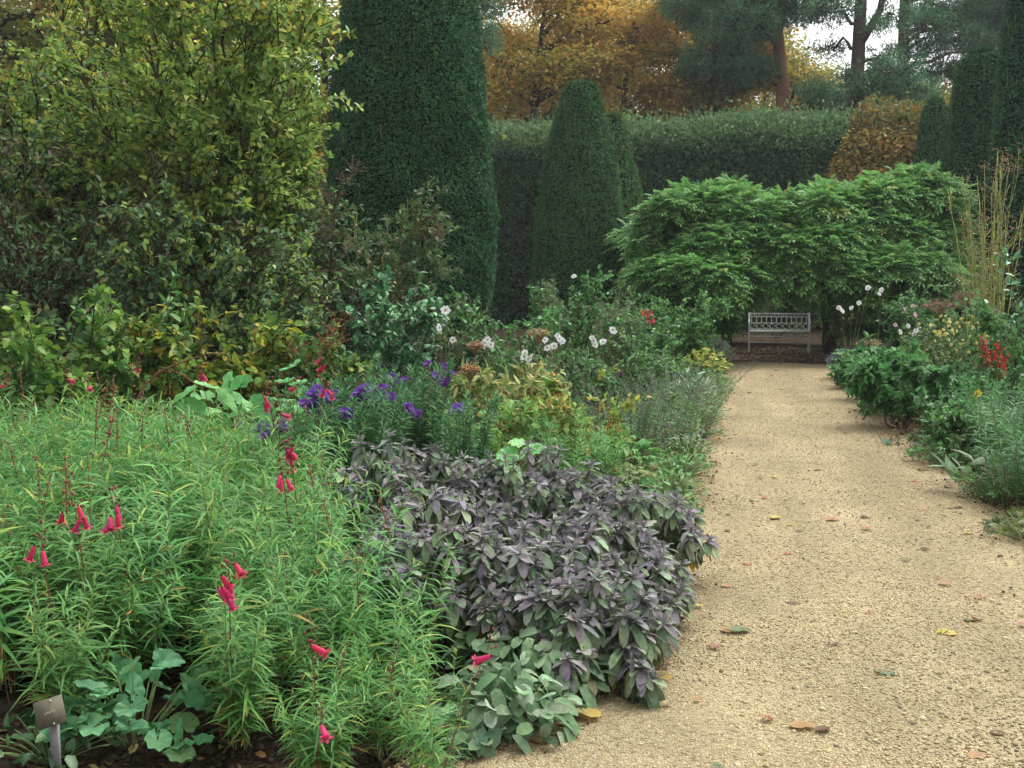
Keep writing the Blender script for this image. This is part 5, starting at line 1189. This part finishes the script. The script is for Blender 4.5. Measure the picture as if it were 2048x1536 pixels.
for k, (px, d, pal, fl, lab) in enumerate(((1742, 12.6, [((110, 128, 84), 1)], [(1742, 826, FL_MAUVE, 1.1), (1739, 830, FL_MAUVE, 1)], 'tiny mauve flowered sprig on the right gravel edge'), (1975, 7.5, SIL, [(1978, 946, FL_MAUVE, .8), (1970, 938, FL_MAUVE, .7)], 'tiny mauve flowers beside the silvery broad leaves'))):
    mound('aubrieta_plant', lab, 'plant', px, d, .12, .12, 26, .05, .025, pal + FRESH[:1], 850 + k, flowers=fl)

# ------------------------------------------------------------------ ground cover in the beds
def cover():
    r = rs(93); n = 26000
    y = r.uniform(3.4, 24, n); left = r.random(n) < .72
    x = np.where(left, PX0 - .12 - np.abs(r.normal(0, 1, n)) * 3.2, PX1 + .12 + np.abs(r.normal(0, 1, n)) * 1.1)
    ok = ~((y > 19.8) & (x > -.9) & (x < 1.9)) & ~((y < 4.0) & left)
    x, y = x[ok], y[ok]; n = len(x)
    z = r.exponential(.07, n).clip(0, .28) - .02
    pal = [((80, 120, 60), 3), ((64, 100, 54), 3), ((104, 136, 72), 1.5), ((118, 104, 62), 1), ((96, 72, 46), .8)]
    f = MB(); D = unit(r.normal(0, 1, (n, 3)) * [1, 1, .35] + [0, 0, .25]); f.leaves(np.stack([x, y, z], 1), D, np.array([0, 0, 1.]) + r.normal(0, .3, (n, 3)), r.uniform(.04, .1, n), r.uniform(.02, .055, n), pick(r, n, pal), 'oval', .2)
    o = f.build('ground_cover', M_LEAF); tag(o, 'low mixed green leaves carpeting the soil of both beds', 'ground cover', kind='stuff')
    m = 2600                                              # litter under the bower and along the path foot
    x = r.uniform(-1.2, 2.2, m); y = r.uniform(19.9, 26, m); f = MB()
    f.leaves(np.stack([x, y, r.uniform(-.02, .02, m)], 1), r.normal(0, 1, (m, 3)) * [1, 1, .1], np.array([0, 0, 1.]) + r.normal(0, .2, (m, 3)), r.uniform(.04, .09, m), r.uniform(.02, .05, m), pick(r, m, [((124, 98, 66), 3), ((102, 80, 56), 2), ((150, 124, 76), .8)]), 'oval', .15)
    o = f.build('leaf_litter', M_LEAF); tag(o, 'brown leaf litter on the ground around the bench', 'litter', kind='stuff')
cover()
def debris():
    r = rs(97); n = 2600
    y = 3.0 + 17 * r.random(n) ** 1.3; side = r.random(n) < .55
    x = np.where(side, left_edge(y) + np.abs(r.normal(0, .16, n)) - .05, PX1 + .05 - np.abs(r.normal(0, .2, n)))
    f = MB(); f.leaves(np.stack([x, y, np.full(n, .016)], 1), r.normal(0, 1, (n, 3)) * [1, 1, .12], np.array([0, 0, 1.]) + r.normal(0, .35, (n, 3)), r.uniform(.008, .03, n), r.uniform(.005, .014, n), pick(r, n, [((92, 70, 46), 3), ((70, 54, 38), 3), ((130, 104, 62), 1.4), ((96, 108, 60), .6)]), 'oval', .1)
    f.blobs(np.stack([x[:900] + r.normal(0, .03, 900), y[:900] + .05, np.full(900, .012)], 1), r.uniform(.004, .011, 900), pick(r, 900, [((66, 50, 36), 1), ((84, 66, 46), 1)]), .7, .3, r)
    tag(f.build('path_litter', M_LEAF), 'dark crumbs of soil and leaf scraps along the gravel edges', 'litter', kind='stuff')
    n = 2600; p = np.array([foot(a, b) for a, b in zip(r.uniform(-150, 900, n), r.uniform(2.9, 4.3, n))])
    b = MB(); b.blobs(p + [0, 0, -.026], r.lognormal(math.log(.009), .6, n), pick(r, n, [((58, 44, 32), 2), ((74, 58, 42), 1.4), ((44, 34, 26), 1)], .15), .75, .35, r)
    m = 260; q = p[r.integers(0, n, m)] + [0, 0, -.012]
    b.leaves(q, r.normal(0, 1, (m, 3)) * [1, 1, .2], np.array([0, 0, 1.]) + r.normal(0, .3, (m, 3)), r.uniform(.03, .08, m), r.uniform(.012, .04, m), pick(r, m, [((120, 92, 60), 2), ((96, 74, 50), 2), ((140, 128, 70), 1)]), 'oval', .3)
    tag(b.build('soil_crumbs', M_LEAF), 'crumbly dark soil and dead leaves at the front of the bed', 'soil', kind='stuff')
debris()

# ------------------------------------------------------------------ fallen leaves on the path
def fallen_mesh(name, col, shape, seed):
    r = rs(seed); b = MB()
    if shape == 'maple':
        b.leaves(np.array([[-.5, 0, .03]]), np.array([[1., 0, .02]]), np.array([0, 0, 1.]), 1.0, 1.0, lin(*col)[None], 'palm', .15)
        b.tubes(np.array([[(-.5, 0, .03), (-.7, .03, .04), (-.85, .1, .02)]]), .015, lin(*col) * .7, 4)
    else:
        nu = 8; t = np.linspace(0, 1, nu); w = .36 * np.sin(np.pi * t ** .8) ** .7 * (1 + r.normal(0, .06, nu)); w[0] = w[-1] = .01
        v = []
        cu = r.uniform(.1, .45)
        for i in range(nu):
            for s in (-1, -.5, 0, .5, 1):
                v.append((t[i] - .5, s * w[i], .02 + cu * (s * w[i]) ** 2 * 1.6 + .12 * (t[i] - .5) ** 2 + r.normal(0, .012)))
        q = [(i * 5 + j, i * 5 + j + 1, (i + 1) * 5 + j + 1, (i + 1) * 5 + j) for i in range(nu - 1) for j in range(4)]
        c = np.repeat(lin(*col)[None], len(v), 0) * (1 + r.normal(0, .1, (len(v), 1)))
        b.raw(v, [np.array(q)], np.clip(c, 0, 1)); b.tubes(np.array([[(-.5, 0, .05), (-.62, .02, .06), (-.75, .06, .03)]]), .013, lin(*col) * .7, 4)
    return b.mesh(name, M_LEAF)
FALL = {c: [fallen_mesh('leaf_' + c, col, s, i + 7) for i, s in enumerate(('oval', 'oval', 'maple'))] for c, col in
        {'yellow': (184, 166, 92), 'tan': (160, 124, 84), 'orange': (156, 102, 70), 'brown': (104, 78, 56), 'green': (104, 118, 84), 'pink': (146, 104, 90)}.items()}
def fallen(p, c, size, shape, rz, label, group=None):
    o = bpy.data.objects.new('fallen_leaf', FALL[c][shape]); COL.objects.link(o)
    o.location = (p[0], p[1], .014 + .003); o.rotation_euler = (r.normal(0, .08), r.normal(0, .08), rz); o.scale = (size, size, size)
    tag(o, label, 'leaf', group)
r = rs(94)
for px, py, c, s, sh, rz, lab in (
    (1172, 1437, 'yellow', .125, 0, 2.7, 'large yellow fallen leaf on gravel at the bed corner'),
    (1128, 1456, 'orange', .06, 1, .7, 'small rust red fallen leaf left of the large yellow one'),
    (1075, 1453, 'green', .1, 0, .2, 'dark green fallen leaf under the felted plant corner'),
    (1085, 1488, 'tan', .085, 1, .4, 'pinkish tan fallen leaf near the bottom at the bed corner'),
    (1605, 1460, 'tan', .1, 1, .1, 'single tan curled leaf in the bottom middle of the path'),
    (1318, 1333, 'orange', .09, 1, .5, 'orange leaf beside a green one near the sage'),
    (1322, 1362, 'yellow', .09, 0, 2.9, 'yellow green leaf lying just below an orange leaf near the sage'),
    (1262, 1343, 'pink', .06, 1, 1.2, 'small pink brown leaf closest to the lowest sage'),
    (1480, 1268, 'green', .1, 0, .3, 'flat grey green leaf in the middle of the path'),
    (1452, 1266, 'tan', .07, 1, 2.0, 'tan leaf touching the flat grey green one'),
    (1432, 1297, 'pink', .06, 2, 1.0, 'pink lobed leaf between the sage and path middle'),
    (1780, 1352, 'green', .1, 2, .8, 'green lobed leaf on the near right of the path'),
    (1665, 1297, 'brown', .06, 1, .3, 'dark curled leaf on the near middle of the path'),
    (1895, 1273, 'yellow', .09, 1, 2.2, 'pale yellow leaf on the near right of the path'),
    (1950, 1245, 'tan', .07, 0, .3, 'tan leaf right of the pale yellow leaf'),
    (1995, 1475, 'brown', .07, 1, 1.0, 'dark brown leaf in the bottom right corner'),
    (1397, 1217, 'yellow', .05, 1, .5, 'small yellow leaf close to the sage front'),
    (1665, 1043, 'tan', .1, 1, .4, 'tan curled leaf halfway along the near path'),
    (1552, 1040, 'yellow', .1, 0, 1.2, 'yellow flat leaf halfway along the near path'),
    (1800, 978, 'orange', .06, 1, .4, 'orange leaf towards the right path edge'),
    (1935, 1070, 'yellow', .06, 2, 1.4, 'yellow lobed leaf near the right path edge'),
    (1520, 957, 'orange', .07, 0, .3, 'orange leaf beside a yellow one far along the path'),
    (1548, 957, 'yellow', .07, 1, 2.3, 'yellow leaf beside an orange one far along the path'),
    (1330, 940, 'tan', .09, 0, .9, 'tan leaf at the left path edge behind the sage')):
    fallen(ground(px, py), c, s, sh, rz, lab, 'fallen leaves on the path')
names = {'yellow': 'small yellow fallen leaf scattered on the gravel path', 'tan': 'small tan fallen leaf scattered on the gravel path', 'orange': 'small rusty orange fallen leaf scattered on the gravel path', 'brown': 'small dark brown fallen leaf scattered on the gravel path', 'pink': 'small pinkish fallen leaf scattered on the gravel path', 'green': 'small grey green fallen leaf scattered on the gravel path'}
for k in range(210):
    y = 3.3 + 17 * r.random() ** .9; x = r.uniform(PX0 + .05, PX1 - .05) if r.random() < .65 else (PX0 + abs(r.normal(0, .18)) if r.random() < .5 else PX1 - abs(r.normal(0, .18)))
    c = r.choice(['yellow', 'tan', 'orange', 'brown', 'pink', 'green'], p=[.12, .28, .12, .36, .06, .06])
    fallen((x, y), c, r.uniform(.03, .075), int(r.integers(0, 3)), r.uniform(0, 6.28), names[c], names[c].replace('small', 'scattered', 1).replace(' scattered on the gravel path', 's on the path').replace('leafs', 'leaves'))

# ------------------------------------------------------------------ lens-flare veil, added as haze in the air
def air():
    m, N, Lk = mat_new('haze')
    out = N.new('ShaderNodeOutputMaterial'); v = N.new('ShaderNodeVolumePrincipled')
    v.inputs['Color'].default_value = (.9, .95, 1, 1); v.inputs['Density'].default_value = .0006; v.inputs['Anisotropy'].default_value = .2
    Lk.new(v.outputs[0], out.inputs['Volume'])
    b = MB(); b.box((-48, -12, -1.0), (40, 70, 24), np.zeros(3))
    o = b.build('haze', m, smooth=False); tag(o, 'thin haze added for lens flare over the whole garden', 'haze', kind='stuff')
air()
